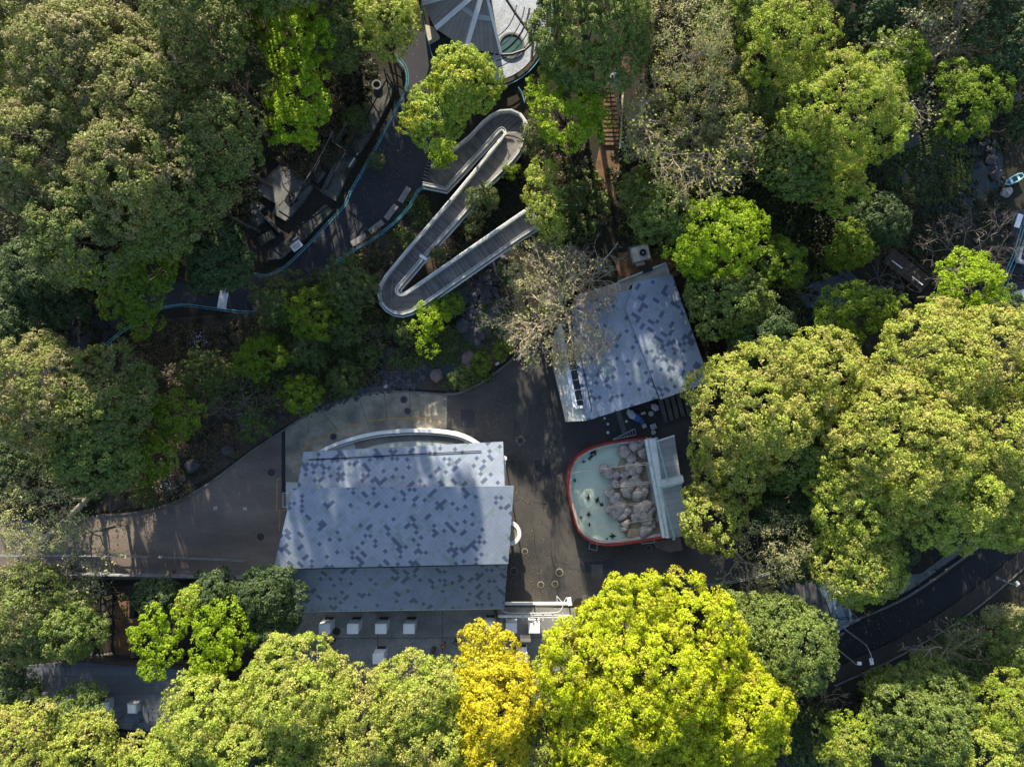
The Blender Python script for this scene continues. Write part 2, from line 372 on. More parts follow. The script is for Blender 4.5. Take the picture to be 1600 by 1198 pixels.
def foliage(boughs, sp, rg):
    """boughs: list of (centre, radii). leaves on puffs on clumps on boughs"""
    Vs, Rn, Cl = [], [], []
    cs = np.array([b[0] for b in boughs]); rs = np.array([b[1] for b in boughs])
    cr = sp['clump']*.72; pr = sp['puff']*.80; ls = sp['leaf']*.55; flat = sp.get('flat', 1.0)
    for bi, (c, r) in enumerate(zip(cs, rs)):
        area = 4*math.pi*((r[0]*r[1])**1.6/3+2*(r[0]*r[2])**1.6/3)**(1/1.6)
        n = max(5, int(area*sp.get('cov', 1.15)*1.12/(math.pi*cr*cr)))
        i = np.arange(n)+.5; z = 1-2*i/n; ph = i*2.399963+rg.uniform(0, 6)
        d = np.stack([np.sqrt(1-z*z)*np.cos(ph), np.sqrt(1-z*z)*np.sin(ph), z], 1)
        d = nrm(d+rg.normal(scale=.12, size=d.shape)); d = d[d[:, 2] > -.45]
        ph0 = rg.uniform(0, 6, 3)
        wob = .10*np.sin(3*d[:, 0]+ph0[0])*np.sin(4*d[:, 1]+ph0[1])+.06*np.sin(7*d[:, 0]+5*d[:, 1]+ph0[2])
        pos = c+r*d*(.93+sp.get('wob', 1)*wob+rg.normal(scale=.05*sp.get('wob', 1), size=len(d)))[:, None]
        keep = np.ones(len(pos), bool)
        for j in range(len(cs)):
            if j != bi:
                q = (pos-cs[j])/(rs[j]*.86)
                keep &= (q*q).sum(1) > 1
        keep &= rg.uniform(size=len(pos)) > sp.get('gap', .05)
        pos = pos[keep]; nn = nrm(d[keep]/r)
        if not len(pos): continue
        m = len(pos); kp = int(sp.get('kp', 13)*1.15)
        cval = rg.uniform(size=m); csz = rg.uniform(.5, 1.45, m)
        pd = nrm(np.repeat(nn, kp, 0)*.75+nrm(rg.normal(size=(m*kp, 3))))
        ppos = np.repeat(pos, kp, 0)+pd*(cr*np.repeat(csz, kp))[:, None]*rg.uniform(.75, 1.1, (m*kp, 1))*np.array([1, 1, flat])
        pn = nrm(pd*np.array([1, 1, 1/flat])*.7+np.repeat(nn, kp, 0)*.5)
        kl = int(sp.get('kl', 12)*1.5)
        ld = nrm(np.repeat(pn, kl, 0)*.6+nrm(rg.normal(size=(len(ppos)*kl, 3))))
        lpos = np.repeat(ppos, kl, 0)+ld*pr*rg.uniform(.5, 1.1, (len(ld), 1))*np.array([1, 1, flat])
        ln = nrm(ld*.7+np.repeat(pn, kl, 0)*.6+rg.normal(scale=.45, size=ld.shape)+np.array([0, 0, sp.get('up', .35)]))
        # a share of twisted leaves deeper inside, so gaps end in foliage and not in soil
        Vs.append(leaf_quads(lpos, ln, ls, rg, sp.get('aspect', .62)))
        Rn.append(rg.uniform(size=len(lpos))); Cl.append(np.repeat(cval, kp*kl)*.75+np.repeat(rg.uniform(size=m*kp), kl)*.25)
    V = np.concatenate(Vs); LEAVES[0] += len(V)
    return V, np.concatenate(Rn), np.concatenate(Cl)

SP = {}
def species(key, mat, leaf, clump, puff, name, group, cat='tree', bark='bark', **kw):
    SP[key] = dict(mat=LM[mat], leaf=leaf, clump=clump, puff=puff, name=name, group=group, cat=cat, bark=bark, **kw)
G_E = 'broadleaf evergreen trees of the wood'; G_L = 'young maples in bright new leaf'; G_S = 'shrubs in the rock garden'
species('olive', 'olive', .155, .85, .34, 'evergreen_tree', G_E, kl=11, wob=1.5, gap=.08)
species('olived', 'olive_dark', .155, .80, .34, 'evergreen_tree', G_E, kl=10, wob=1.3)
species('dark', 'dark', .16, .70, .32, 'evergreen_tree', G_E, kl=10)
species('green', 'green', .15, .75, .32, 'evergreen_tree', G_E, kl=11)
species('fresh', 'fresh', .15, .85, .34, 'evergreen_tree', G_E, kl=12, wob=1.2)
species('mass', 'mass', .155, .95, .36, 'evergreen_tree', G_E, kl=12, wob=1.4)
species('chart', 'chart', .155, .72, .30, 'camphor_tree', 'camphor trees in bright spring leaf', kl=10, gap=.10, cov=1.05, wob=1.2)
species('yellow', 'yellow', .150, .72, .32, 'camphor_tree', 'camphor trees in bright spring leaf', kl=11, wob=1.2)
species('lime', 'lime', .165, .80, .34, 'maple_tree', G_L, flat=.35, kl=9, kp=12, up=.9, gap=.14, wob=2.4)
species('limed', 'limedark', .165, .75, .34, 'maple_tree', G_L, flat=.4, kl=9, kp=12, up=.9, gap=.14, wob=2.2)
species('sunny', 'sunny', .145, .65, .28, 'clipped_tree', 'rounded trees by the ramp', kl=11)
species('pale', 'pale', .12, .75, .40, 'half_leafed_tree', 'half leafed trees showing their twigs', kl=5, kp=9, gap=.3, wob=2.2)
species('cedar', 'cedar', .15, .70, .30, 'feathery_tree', 'feathery conifers', kl=9, flat=.6, gap=.15, wob=2.6, aspect=.4)
species('shrub', 'shrub', .11, .40, .24, 'shrub', G_S, 'shrub', kl=7, kp=9, wob=3.4, gap=.28)
species('limeshrub', 'limedark', .11, .42, .25, 'shrub', G_S, 'shrub', kl=7, kp=9, up=.7, wob=3.4, gap=.28, flat=.6)
SEED = [11]
def limbs_mb(base, top_z, cpts, r0, rg):
    mb = MB(); b = Vector(base)
    fork = b+Vector((rg.uniform(-.4, .4), rg.uniform(-.4, .4), (top_z-b.z)*.5))
    mid = (b+fork)/2+Vector((rg.uniform(-.2, .2), rg.uniform(-.2, .2), 0))
    mb.tube([b-Vector((0, 0, .3)), b+Vector((0, 0, .3)), mid, fork], [r0*1.5, r0*1.1, r0*.9, r0*.75], 9)
    for c in cpts:
        e = Vector(c); q = (fork+e)/2+Vector((rg.uniform(-.3, .3), rg.uniform(-.3, .3), -.12*(e-fork).length))
        mb.tube([fork-Vector((0, 0, .1)), q, e], [r0*.62, r0*.38, r0*.12], 7)
    return mb
def tree(label, px, py, rp, zc, key, lobes=None, ex=1.0, ey=1.0, rot=0.0, sq=.8, nb=8, name=None, lean=(0, 0)):
    sp = SP[key]; SEED[0] += 1; rg = np.random.default_rng(SEED[0]); rr = random.Random(SEED[0])
    rp *= .96; c = P(px, py, zc); Rm = rp*PS(zc); boughs = []
    base = Vector((c.x+lean[0], c.y+lean[1], 0))
    if lobes:
        for (lx, ly, lr, dz) in lobes:
            q = P(lx, ly, zc+dz); a = 1.02*lr*PS(zc+dz); boughs.append(((q.x, q.y, q.z), (a*1.0, a*1.0, a*sq)))
    else:
        cr_, sr_ = math.cos(rot), math.sin(rot)
        boughs.append(((c.x, c.y, c.z+.10*Rm*sq), (Rm*.62*ex, Rm*.62*ey, Rm*.66*sq)))
        a0 = rr.uniform(0, 6.28)
        for k in range(nb):
            an = a0+k*2*math.pi/nb+rr.uniform(-.3, .3); dist = Rm*(rr.uniform(.50, .68) if sp['cat'] == 'tree' else rr.uniform(.45, .95)); a = Rm*(rr.uniform(.34, .46) if sp['cat'] == 'tree' else rr.uniform(.22, .42))
            dx, dy = dist*math.cos(an)*ex, dist*math.sin(an)*ey
            boughs.append(((c.x+dx*cr_-dy*sr_, c.y+dx*sr_+dy*cr_, c.z+rr.uniform(-.28, .12)*Rm*sq), (a, a, a*sq*rr.uniform(.8, 1.1))))
        for k in range(max(3, nb//2)):
            an = rr.uniform(0, 6.28); dist = Rm*rr.uniform(.15, .4); a = Rm*rr.uniform(.26, .36)
            boughs.append(((c.x+dist*math.cos(an)*ex, c.y+dist*math.sin(an)*ey, c.z+Rm*sq*rr.uniform(.38, .52)), (a, a, a*sq)))
    V, rn, cl = foliage(boughs, sp, rg)
    t = thing(name or sp['name'], label, sp['cat'], base, sp['group'])
    o = quads_mesh('crown' if sp['cat'] == 'tree' else 'foliage', V, sp['mat'], rn, cl, tuple(base)); o.parent = t
    ms = boughs if len(boughs) < 9 else boughs[:9]
    r0 = max(.05, min(.42, Rm*.055))
    limbs_mb(base, zc, [b[0] for b in ms], r0, rr).build('trunk' if sp['cat'] == 'tree' else 'stem', M[sp['bark']], t, True)
    return t
def seg_mesh(name, segs, mat, parent, sides=3):
    """many tapering twigs as one mesh"""
    A = np.array([s[0] for s in segs]); B = np.array([s[1] for s in segs]); r0 = np.array([s[2] for s in segs]); r1 = np.array([s[3] for s in segs])
    t = nrm(B-A); up = np.where(np.abs(t[:, 2:3]) > .9, np.array([[1., 0, 0]]), np.array([[0, 0, 1.]]))
    u = nrm(np.cross(t, up)); v = np.cross(u, t); Q = []
    ang = [2*math.pi*k/sides for k in range(sides+1)]
    for k in range(sides):
        d0 = u*math.cos(ang[k])+v*math.sin(ang[k]); d1 = u*math.cos(ang[k+1])+v*math.sin(ang[k+1])
        Q.append(np.stack([A+d0*r0[:, None], A+d1*r0[:, None], B+d1*r1[:, None], B+d0*r1[:, None]], 1))
    o = quads_mesh(name, np.concatenate(Q), mat, off=tuple(parent_loc(parent))); o.parent = parent
    return o
def grow(base, R_, zt, rr, n0=7, levels=5, split=3, r0=.2, spread=1.0, lift=.35, curl=.35):
    segs = []; tips = []
    b = Vector(base); fork = b+Vector((rr.uniform(-.3, .3), rr.uniform(-.3, .3), zt*.5))
    segs.append((b-Vector((0, 0, .2)), (b+fork)/2, r0*1.4, r0*1.1)); segs.append(((b+fork)/2, fork, r0*1.1, r0*.9))
    L0 = R_*.47
    def rec(p, d, L, r, lv):
        if lv == 0: tips.append(p); return
        q = p
        for k in range(2):
            d = (d+Vector((rr.gauss(0, 1), rr.gauss(0, 1), rr.gauss(0, .7)))*curl*.5).normalized()
            nq = q+d*L*.5; segs.append((q, nq, r*(1-.2*k), r*(.8-.2*k))); q = nq
            if lv > 1 and k == 0 and rr.random() < .7:
                sd_ = (d+Vector((rr.gauss(0, 1), rr.gauss(0, 1), rr.gauss(.1, .5)))*.8).normalized()
                rec(q, sd_, L*.55, r*.45, lv-2 if lv > 2 else lv-1)
        for k in range(split):
            nd = (d+Vector((rr.gauss(0, 1), rr.gauss(0, 1), rr.gauss(.15, .6)))*.62*spread).normalized()
            rec(q, nd, L*rr.uniform(.58, .78), max(r*.58, .0135), lv-1)
    for k in range(n0):
        an = 2*math.pi*k/n0+rr.uniform(-.3, .3)
        d = Vector((math.cos(an), math.sin(an), lift+rr.uniform(-.1, .5))).normalized()
        rec(fork+Vector((0, 0, rr.uniform(-.1, .15)*zt)), d, L0*rr.uniform(.8, 1.1), r0*.6, levels)
    return segs, tips
def bare(label, px, py, rp, zc, mat='twig', n0=7, levels=5, split=3, r0=.18, leaves=None, nl=0, name='bare_tree', group='bare trees of pale twigs', cat='tree', lift=.35, dens=1.0):
    SEED[0] += 1; rr = random.Random(SEED[0]); rg = np.random.default_rng(SEED[0])
    c = P(px, py, zc); Rm = rp*PS(zc); t = thing(name, label, cat, (c.x, c.y, 0), group)
    segs, tips = grow((c.x, c.y, 0), Rm, zc, rr, n0, levels, split, r0, lift=lift)
    seg_mesh('branches', segs, M[mat], t)
    if leaves:
        tp = np.array([tuple(x) for x in tips]); tp = tp[rg.uniform(size=len(tp)) < dens]
        pos = np.repeat(tp, nl, 0)+rg.normal(scale=.16, size=(len(tp)*nl, 3))
        n_ = nrm(rg.normal(size=pos.shape)*.6+np.array([0, 0, 1.]))
        V = leaf_quads(pos, n_, .115, rg); LEAVES[0] += len(V)
        o = quads_mesh('leaves', V, LM[leaves], rg.uniform(size=len(V)), np.repeat(rg.uniform(size=len(tp)), nl), tuple(parent_loc(t))); o.parent = t
    return t

# ================================================================== GROUND AND PATHS
def slab(name, pts, z, th, mat, smooth=0):
    pts = PL(pts)
    if smooth: pts = curve(pts, smooth, True)
    mb = MB(); mb.prism([(p.x, p.y) for p in pts], z-th, z)
    return tag(mb.build(name, M[mat]), kind='structure')
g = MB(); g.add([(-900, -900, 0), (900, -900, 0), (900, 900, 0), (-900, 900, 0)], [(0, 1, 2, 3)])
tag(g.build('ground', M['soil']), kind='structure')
slab('asphalt_yard', [(697, 612), (720, 613), (745, 602), (770, 585), (795, 566), (810, 548), (835, 530), (880, 520), (900, 600), (1090, 590), (1100, 640),
     (1085, 700), (1090, 860), (1190, 880), (1215, 890), (1130, 912), (1080, 915), (900, 935), (893, 945), (760, 960), (600, 960), (600, 700), (697, 680)], .02, .3, 'asphalt')
slab('brown_path', [(441, 672), (400, 700), (370, 722), (340, 745), (310, 765), (280, 781), (240, 795), (200, 802), (150, 806), (60, 812), (-80, 815),
     (-80, 905), (380, 905), (430, 905), (520, 905), (520, 760), (441, 760)], .025, .3, 'brown_path')
slab('concrete_apron', [(446, 770), (446, 672), (470, 655), (500, 640), (530, 628), (560, 619), (600, 613), (640, 613), (699, 616), (697, 700), (640, 780), (446, 780)], .03, .3, 'apron')
slab('upper_path', [(615, 40), (700, 60), (740, 90), (745, 120), (715, 160), (700, 200), (690, 240), (672, 262), (664, 290), (652, 297), (642, 315), (620, 342), (592, 366), (560, 386),
     (530, 405), (512, 420), (509, 435), (495, 450), (450, 477), (400, 487), (345, 484), (290, 476), (250, 479), (232, 486), (205, 505), (175, 530), (155, 552), (60, 600), (40, 560),
     (110, 520), (150, 480), (200, 450), (260, 440), (340, 447), (395, 425), (415, 428), (440, 418), (465, 395), (500, 360), (535, 322), (547, 298), (590, 225), (620, 165),
     (633, 140), (635, 118), (620, 92)], .02, .3, 'asphalt_path')
slab('service_road', [(1210, 950), (1290, 985), (1340, 975), (1400, 950), (1450, 920), (1500, 885), (1560, 830), (1640, 770), (1690, 760), (1690, 800), (1600, 860), (1560, 898), (1500, 945),
     (1440, 985), (1380, 1018), (1330, 1038), (1300, 1050), (1230, 1075), (1150, 1100)], .02, .3, 'asphalt_dim')
slab('lower_pavement', [(1210, 900), (1280, 905), (1300, 975), (1290, 1000), (1240, 960)], .03, .3, 'dark_concrete')
slab('terrace', [(440, 948), (800, 948), (900, 950), (900, 1060), (860, 1075), (440, 1075)], .04, .3, 'terrace')
slab('earth_path', [(938, 225), (966, 225), (968, 262), (960, 300), (955, 330), (950, 350), (938, 352), (930, 330), (926, 300), (930, 260)], .02, .3, 'earthpath')
slab('plaza_at_gate', [(960, 90), (1005, 88), (1008, 118), (980, 122), (958, 110)], .02, .3, 'redpave')
slab('hut_yard', [(965, 395), (1050, 385), (1060, 430), (1000, 450), (965, 440)], .02, .3, 'earthpath')
slab('right_path', [(1580, 330), (1640, 320), (1640, 480), (1560, 490), (1570, 440)], .02, .3, 'asphalt_path')
slab('grass_bank', [(1380, 170), (1530, 160), (1560, 230), (1560, 300), (1480, 330), (1420, 300), (1370, 230)], .02, .3, 'soil')
slab('garden_soil', [(160, 560), (230, 500), (330, 492), (450, 485), (520, 440), (600, 390), (660, 330), (700, 400), (640, 500), (700, 520), (790, 480), (830, 510), (790, 560), (740, 600), (700, 610), (600, 606), (500, 634), (440, 668), (340, 738), (240, 790), (150, 800), (200, 700)], .012, .3, 'gardensoil')
slab('pond', [(1225, 430), (1290, 415), (1330, 425), (1345, 455), (1330, 500), (1290, 540), (1230, 545), (1205, 510), (1205, 465)], .03, .3, 'water', 4)
slab('green_pond', [(1400, 215), (1440, 195), (1490, 200), (1540, 205), (1565, 235), (1560, 290), (1500, 330), (1440, 320), (1395, 270)], .03, .3, 'water', 4)
slab('stream', [(560, 610), (600, 560), (650, 560), (690, 540), (730, 490), (755, 505), (735, 560), (700, 590), (640, 590), (600, 625)], .015, .3, 'water', 3)

# ================================================================== KERBS, MARKINGS, DRAINS
def kerb(pts, label, wd=.18, h=.13, mat='kerb', n=5, z=0.0):
    mb = MB(); mb.ribbon(curve(PL(pts, h+z), n), wd, h+.1)
    return tag(mb.build('kerb', M[mat]), label, 'kerb')
kerb([(846, 505), (835, 530), (812, 548), (795, 566), (770, 585), (745, 602), (720, 613), (699, 616), (640, 612), (600, 612), (560, 618), (530, 627), (500, 639), (470, 654), (443, 672), (400, 700),
      (370, 722), (340, 745), (310, 765), (280, 781), (240, 795), (200, 802), (150, 806)], 'low stone kerb between the rock garden and the paved yard')
kerb([(1560, 832), (1500, 876), (1450, 912), (1400, 942), (1340, 967), (1296, 985)], 'pale kerb along the upper edge of the black service road', .22, .14, 'concrete')
k2 = MB(); k2.ribbon(curve(PL([(1640, 838), (1560, 905), (1500, 951), (1440, 990), (1380, 1022), (1300, 1058), (1240, 1085)], .10), 5), 1.5, .2)
tag(k2.build('pavement', M['earthpath'] if False else M['darkbrown']), kind='structure')
kerb([(1640, 852), (1566, 918), (1505, 966), (1444, 1004), (1384, 1036), (1304, 1072)], 'thin broken kerb on the grass side of the service road pavement', .12, .16, 'kerb')
o_ = MB(); o_.ribbon(curve(PL([(470, 704), (490, 690), (512, 679), (535, 670), (560, 662), (600, 655), (640, 653), (670, 654), (696, 658)], .036), 5), .13, .004)
tag(o_.build('yellow_line', M['yellow']), kind='structure')
o_ = MB()
for a, b in (((433, 748), (432, 797)), ((433, 748), (440, 748)), ((430, 797), (452, 797)), ((437, 797), (436, 830))):
    o_.ribbon(PL([a, b], .031 if a[0] == 433 else .035), .12, .004)
tag(o_.build('yellow_bay_line', M['yellow']), kind='structure')
o_ = MB(); o_.prism([tuple(P(*q)[:2]) for q in ((440, 674), (446, 672), (446, 772), (440, 772))], .03, .04)
tag(o_.build('drain_strip', M['black']), kind='structure')
o_ = MB(); o_.prism([tuple(P(*q)[:2]) for q in ((345, 447), (359, 446), (353, 484), (339, 482))], .0, .05)
tag(o_.build('drain_cover', M['white']), 'long white drain cover strip across the dark upper path', 'drain cover')
o_ = MB(); o_.ribbon(PL([(793, 945), (900, 945)], .045), .18, .01)
MH = [((631, 624), .42, 'upper of the two manholes side by side at the curved apron edge', 'concrete'), ((637, 642), .42, 'lower of the two close manholes on the curved apron', 'concrete'),
      ((521, 682), .40, 'manhole on the orange line left of the white arc canopy', 'concrete'), ((424, 738), .36, 'rusty manhole on the brown path beside the drain strip', 'darkbrown'),
      ((407, 838), .36, 'manhole on the brown path near the left eave corner', 'darkbrown'), ((874, 894), .42, 'pale ringed manhole on sunlit asphalt south of the red pool', 'apron'),
      ((803, 892), .42, 'manhole beside the right eave of the big hut', 'concrete'), ((820, 861), .32, 'small sandy manhole below the round white canopy', 'apron'),
      ((845, 913), .34, 'left one of the small pair of sandy manholes by the gate', 'apron'), ((867, 912), .34, 'right one of the small pair of sandy manholes by the gate', 'apron'),
      ((1014, 856), .34, 'dark manhole just south of the red pool wall', 'concrete'), ((802, 722), .36, 'faint sandy manhole in the middle of the dark yard', 'asphalt'),
      ((526, 986), .40, 'rusty manhole on the terrace between two white pillars', 'darkbrown')]
for (q, r, lab, mt) in MH:
    c = P(*q); t = thing('manhole', lab, 'manhole', (c.x, c.y, .03), 'manhole covers in the paving')
    MB().ring(c, r*.78, r, .02, .055, 28).build('frame', M[mt], t)
    mb = MB(); mb.cyl(c, r*.76, .02, .052, 28); mb.build('cover', M['iron'], t)
c = P(813, 688); t = thing('manhole', 'round manhole in a tilted square of pale concrete on the dark yard', 'manhole', (c.x, c.y, .03), 'manhole covers in the paving')
MB().box((c.x, c.y, .03), (.86, .86, .05), R(40)).build('frame', M['kerb'], t)
MB().cyl(c, .31, .03, .062, 28).build('cover', M['iron'], t)
for i, q in enumerate(((933, 893), (915, 935))):
    c = P(*q)
    tag(MB().box((c.x, c.y, .03), (1.15, 1.5, .05) if i == 0 else (.7, .7, .05)).build('inspection_cover', M['dark_concrete']), ['large square inspection cover on the asphalt below the pool', 'small square cover beside the gate end post'][i], 'cover')

rr = random.Random(31); mb = MB()
for (x0, y0, x1, y1) in ((700, 660, 790, 690), (800, 640, 812, 760), (820, 700, 880, 690), (830, 800, 845, 930), (860, 640, 872, 720), (800, 780, 880, 790), (900, 870, 1050, 880), (850, 860, 920, 905)):
    pts = []; n = 14
    for i in range(n+1):
        f = i/n; pts.append(P(x0+(x1-x0)*f+rr.gauss(0, 2.2), y0+(y1-y0)*f+rr.gauss(0, 2.2), .024))
    mb.ribbon(pts, .035, .003)
tag(mb.build('asphalt_cracks', M['black']), kind='structure')
mb = MB()
for a, b in (((560, 619), (575, 662)), ((500, 640), (530, 674)), ((640, 613), (642, 653)), ((600, 613), (605, 655))): mb.ribbon(PL([a, b], .034), .045, .003)
tag(mb.build('apron_joints', M['iron']), kind='structure')
mb = MB()
for pts in ([(720, 640), (742, 640), (742, 668), (720, 668)], [(835, 720), (858, 716), (862, 748), (839, 752)], [(905, 880), (960, 872), (962, 888), (908, 896)]):
    mb.prism([tuple(P(*q)[:2]) for q in pts], .015, .0235)
tag(mb.build('asphalt_patches', M['asphalt_path']), kind='structure')
# ================================================================== BIG HUT
def roof_part(name, pts, parent, mat, th=.16):
    """pts: (px, py, z) corners of the upper face"""
    q = [P(a, b, z) for a, b, z in pts]; n = len(q)
    mb = MB(); vs = [tuple(v-Vector((0, 0, th))) for v in q]+[tuple(v) for v in q]
    mb.add(vs, [tuple(range(n-1, -1, -1)), tuple(range(n, 2*n))]+[(i, (i+1) % n, n+(i+1) % n, n+i) for i in range(n)])
    return mb.build(name, mat, parent)
c = P(620, 820); hut = thing('entrance_hall', 'large hall with slate blue diamond shingle roof in three overlapping panels', 'building', (c.x, c.y, 0))
T1 = tiles('shingles_upper', R(42), 3.0, side=.335); T2 = tiles('shingles_middle', R(43), 8.0, side=.335); T3 = tiles('shingles_lower_shaded', R(44), 14.0, (.185, .215, .29), (.075, .095, .14), (.16, .20, .215), side=.335)  # lower panel: shade of a slope turned from the sun put into its colours
roof_part('roof_upper', [(474, 706, 4.6), (786, 690, 4.6), (789, 772, 5.9), (462, 775, 5.9)], hut, T1)
roof_part('roof_middle', [(457, 763, 6.7), (803, 759, 6.7), (794, 881, 6.0), (427, 889, 6.0)], hut, T2)
roof_part('roof_lower', [(444, 872, 5.7), (794, 866, 5.7), (788, 950, 3.3), (465, 955, 3.3)], hut, T3)
def wallbox(pts, z0, z1, name, mat, parent, inset=0):
    mb = MB(); q = [P(a, b, z) for a, b, z in pts]
    mb.prism([(v.x, v.y) for v in q], z0, z1); return mb.build(name, M[mat], parent)
wallbox([(500, 722, 4), (765, 712, 4), (765, 915, 4), (490, 920, 4)], 0, 3.9, 'wall', 'dark_concrete', hut)
wallbox([(480, 790, 5.4), (775, 785, 5.4), (770, 868, 5.4), (470, 872, 5.4)], 3.85, 5.45, 'clerestory_wall', 'darkbrown', hut)
sm = MB(); sm.tube([P(482, 718, 4.88), P(752, 704, 4.92)], .045, 6); sm.build('snow_rail', M['black'], hut)
ds = MB(); ds.tube([P(789, 712, 4.5), P(788, 759, 4.5)], .07, 8); ds.box(P(789, 716, 4.5), (.35, .3, .2)); ds.tube([P(789, 716, 4.4), P(789, 716, .1)], .06, 8)
ds.build('downpipe', M['white'], hut)
e = MB(); e.ribbon([P(427, 889.6, 6.02), P(794, 881.6, 6.02)], .10, .2); e.build('eave_flashing', M['black'], hut)
e = MB(); e.ribbon([P(465, 955.6, 3.29), P(788, 950.6, 3.29)], .09, .16); e.build('gutter', M['steel'], hut)
# curved canopy of the terrace behind the hut
arc = [(486, 716), (505, 703), (530, 692), (560, 683), (590, 677), (620, 674), (650, 673), (680, 674), (710, 678), (735, 687), (755, 700)]
c = P(620, 690); can = thing('curved_basin', 'grey green basin behind a wide white curved parapet north of the hall', 'basin', (c.x, c.y, 0))
a3 = curve(PL(arc, 1.6), 4)
MB().ribbon(a3, .34, 1.6).build('parapet', M['white'], can, False)
MB().ribbon([p+Vector((0, 0, -.10)) for p in a3], .12, .9, -.34).build('inner_ledge', M['offwhite'], can)
mb = MB(); fl = [(P(a, b, 1.0).x, P(a, b, 1.0).y) for a, b in [(486, 716)]+arc[1:-1]+[(755, 706), (755, 760), (490, 760)]]
mb.prism(fl, .05, 1.25); mb.build('basin_floor', M['basin'], can)
mb = MB(); mb.ribbon(curve(PL([(555, 698), (590, 687), (640, 682), (690, 684), (725, 692)], 1.29), 4), .9, .05); mb.build('basin_step', M['concrete'], can)
# round canopy at the right of the hall
c = P(795, 833, 3.0); rc = thing('round_canopy', 'round white rimmed canopy half under the right eave of the hall', 'canopy', (c.x, c.y, 0))
MB().ring(c, .85, 1.22, 2.9, 3.1, 40).build('rim', M['white'], rc, False)
MB().cyl(c, .86, 2.92, 3.0, 40).build('canopy_top', M['apron'], rc)
MB().cyl(c, .14, 0, 2.95, 12).build('post', M['white'], rc)
# small cage and slab left of the hall
c = P(452, 782); t = thing('white_frame', 'small white metal frame on the pale slab left of the hall', 'frame', (c.x, c.y, 0))
for z in (.5, 1.0):
    mb = MB(); mb.tube(PL([(442, 770), (442, 792), (462, 792), (462, 770)], z), .04, 6, True); mb.build('rail', M['white'], t)
for q in ((442, 770), (442, 792), (455, 792), (452, 770)):
    mb = MB(); mb.tube([P(*q, 0), P(*q, 1.02)], .04, 6); mb.build('post', M['white'], t)
tag(slab('pale_slab', [(447, 753), (465, 753), (465, 795), (447, 795)], .06, .1, 'offwhite'), kind='structure')
for q, lab in (((337, 794), 'small pale cone marker on the brown path, left of two'), ((383, 795), 'small pale cone marker on the brown path, right of two')):
    c = P(*q); t = thing('traffic_cone', lab, 'cone', (c.x, c.y, .03), 'small pale cones on the brown path')
    MB().box((c.x, c.y, .05), (.34, .34, .05)).build('base', M['offwhite'], t); MB().cyl(c, .13, .07, .5, 12, .03).build('cone', M['offwhite'], t)
for q, lab in (((272, 893), 'faded red square marker slab on the lower path, left of two'), ((310, 893), 'faded red square marker slab on the lower path, right of two')):
    c = P(*q); tag(MB().box((c.x, c.y, .04), (.4, .35, .05)).build('marker_slab', M['redpave'], None, False, .01), lab, 'slab')

# ================================================================== SECOND HUT
c = P(995, 550); h2 = thing('keeper_hut', 'hut with folded blue grey diamond shingle roof half under a bare tree', 'building', (c.x, c.y, 0))
U1 = tiles('shingles_left_fold', R(-33), 21.0, side=.335); U2 = tiles('shingles_right_fold', R(-32), 27.0, side=.335, dens=.02)
roof_part('roof_right', [(990, 441, 4.9), (1050, 428, 4.4), (1110, 597, 4.4), (1032, 624, 5.1), (1000, 540, 5.1), (978, 484, 5.1)], h2, U2)
roof_part('roof_left', [(891, 478, 4.1), (993, 450, 4.8), (990, 505, 4.9), (1007, 558, 4.9), (1029, 622, 4.9), (917, 657, 4.0), (902, 580, 4.0)], h2, U1)
wallbox([(915, 500, 3.8), (990, 470, 3.8), (1045, 445, 3.8), (1092, 590, 3.8), (935, 635, 3.8)], 0, 3.85, 'wall', 'darkbrown', h2)
mb = MB(); mb.prism([tuple(P(a, b, 3.3)[:2]) for a, b in ((862, 530), (878, 500), (891, 500), (917, 657), (884, 659), (866, 580))], 3.1, 3.3); mb.build('canopy', M['offwhite'], h2)
mb = MB(); mb.prism([tuple(P(a, b, 3.36)[:2]) for a, b in ((876, 508), (889, 506), (911, 632), (901, 634))], 3.28, 3.36); mb.build('skylight', M['glass'], h2)
for i in range(8):
    f = (i+.5)/8; mb = MB(); mb.tube([P(876+25*f-1, 508+126*f, 3.40), P(889+22*f+1, 506+126*f, 3.40)], .025, 5); mb.build('glazing_bar', M['white'], h2)
mb = MB(); mb.ribbon([P(874, 506, 3.55), P(899, 636, 3.55)], .42, .3); mb.ribbon([P(899, 637, 3.56), P(912, 635, 3.56)], .25, .28); mb.build('skylight_curb', M['white'], h2)
mb = MB(); mb.ribbon([P(863, 545, 3.45), P(885, 658, 3.45)], .16, .5); mb.build('fascia', M['cream'], h2)
mb = MB(); mb.ribbon([P(905, 545, 4.14), P(925, 642, 4.14)], .06, .05); mb.build('snow_rail', M['black'], h2)
for q in ((868, 560), (886, 650)):
    mb = MB(); mb.tube([P(*q, 0), P(*q, 3.2)], .09, 8); mb.build('post', M['white'], h2)
mb = MB(); mb.prism([tuple(P(a, b, 3.6)[:2]) for a, b in ((900, 462), (968, 440), (1040, 412), (1046, 432), (985, 446), (978, 466), (898, 480))], 0, 3.6); mb.build('annex', M['cream'], h2)
mb = MB()
for a, b in (((966, 440), (1040, 411)), ((1040, 411), (1046, 430)), ((966, 440), (970, 455))): mb.ribbon([P(*a, 3.95), P(*b, 3.95)], .14, .4)
mb.build('parapet', M['offwhite'], h2)
mb = MB(); mb.box(P(1011, 421, 3.8), (1.0, .5, .42), R(18)); mb.build('roof_vent', M['black'], h2)
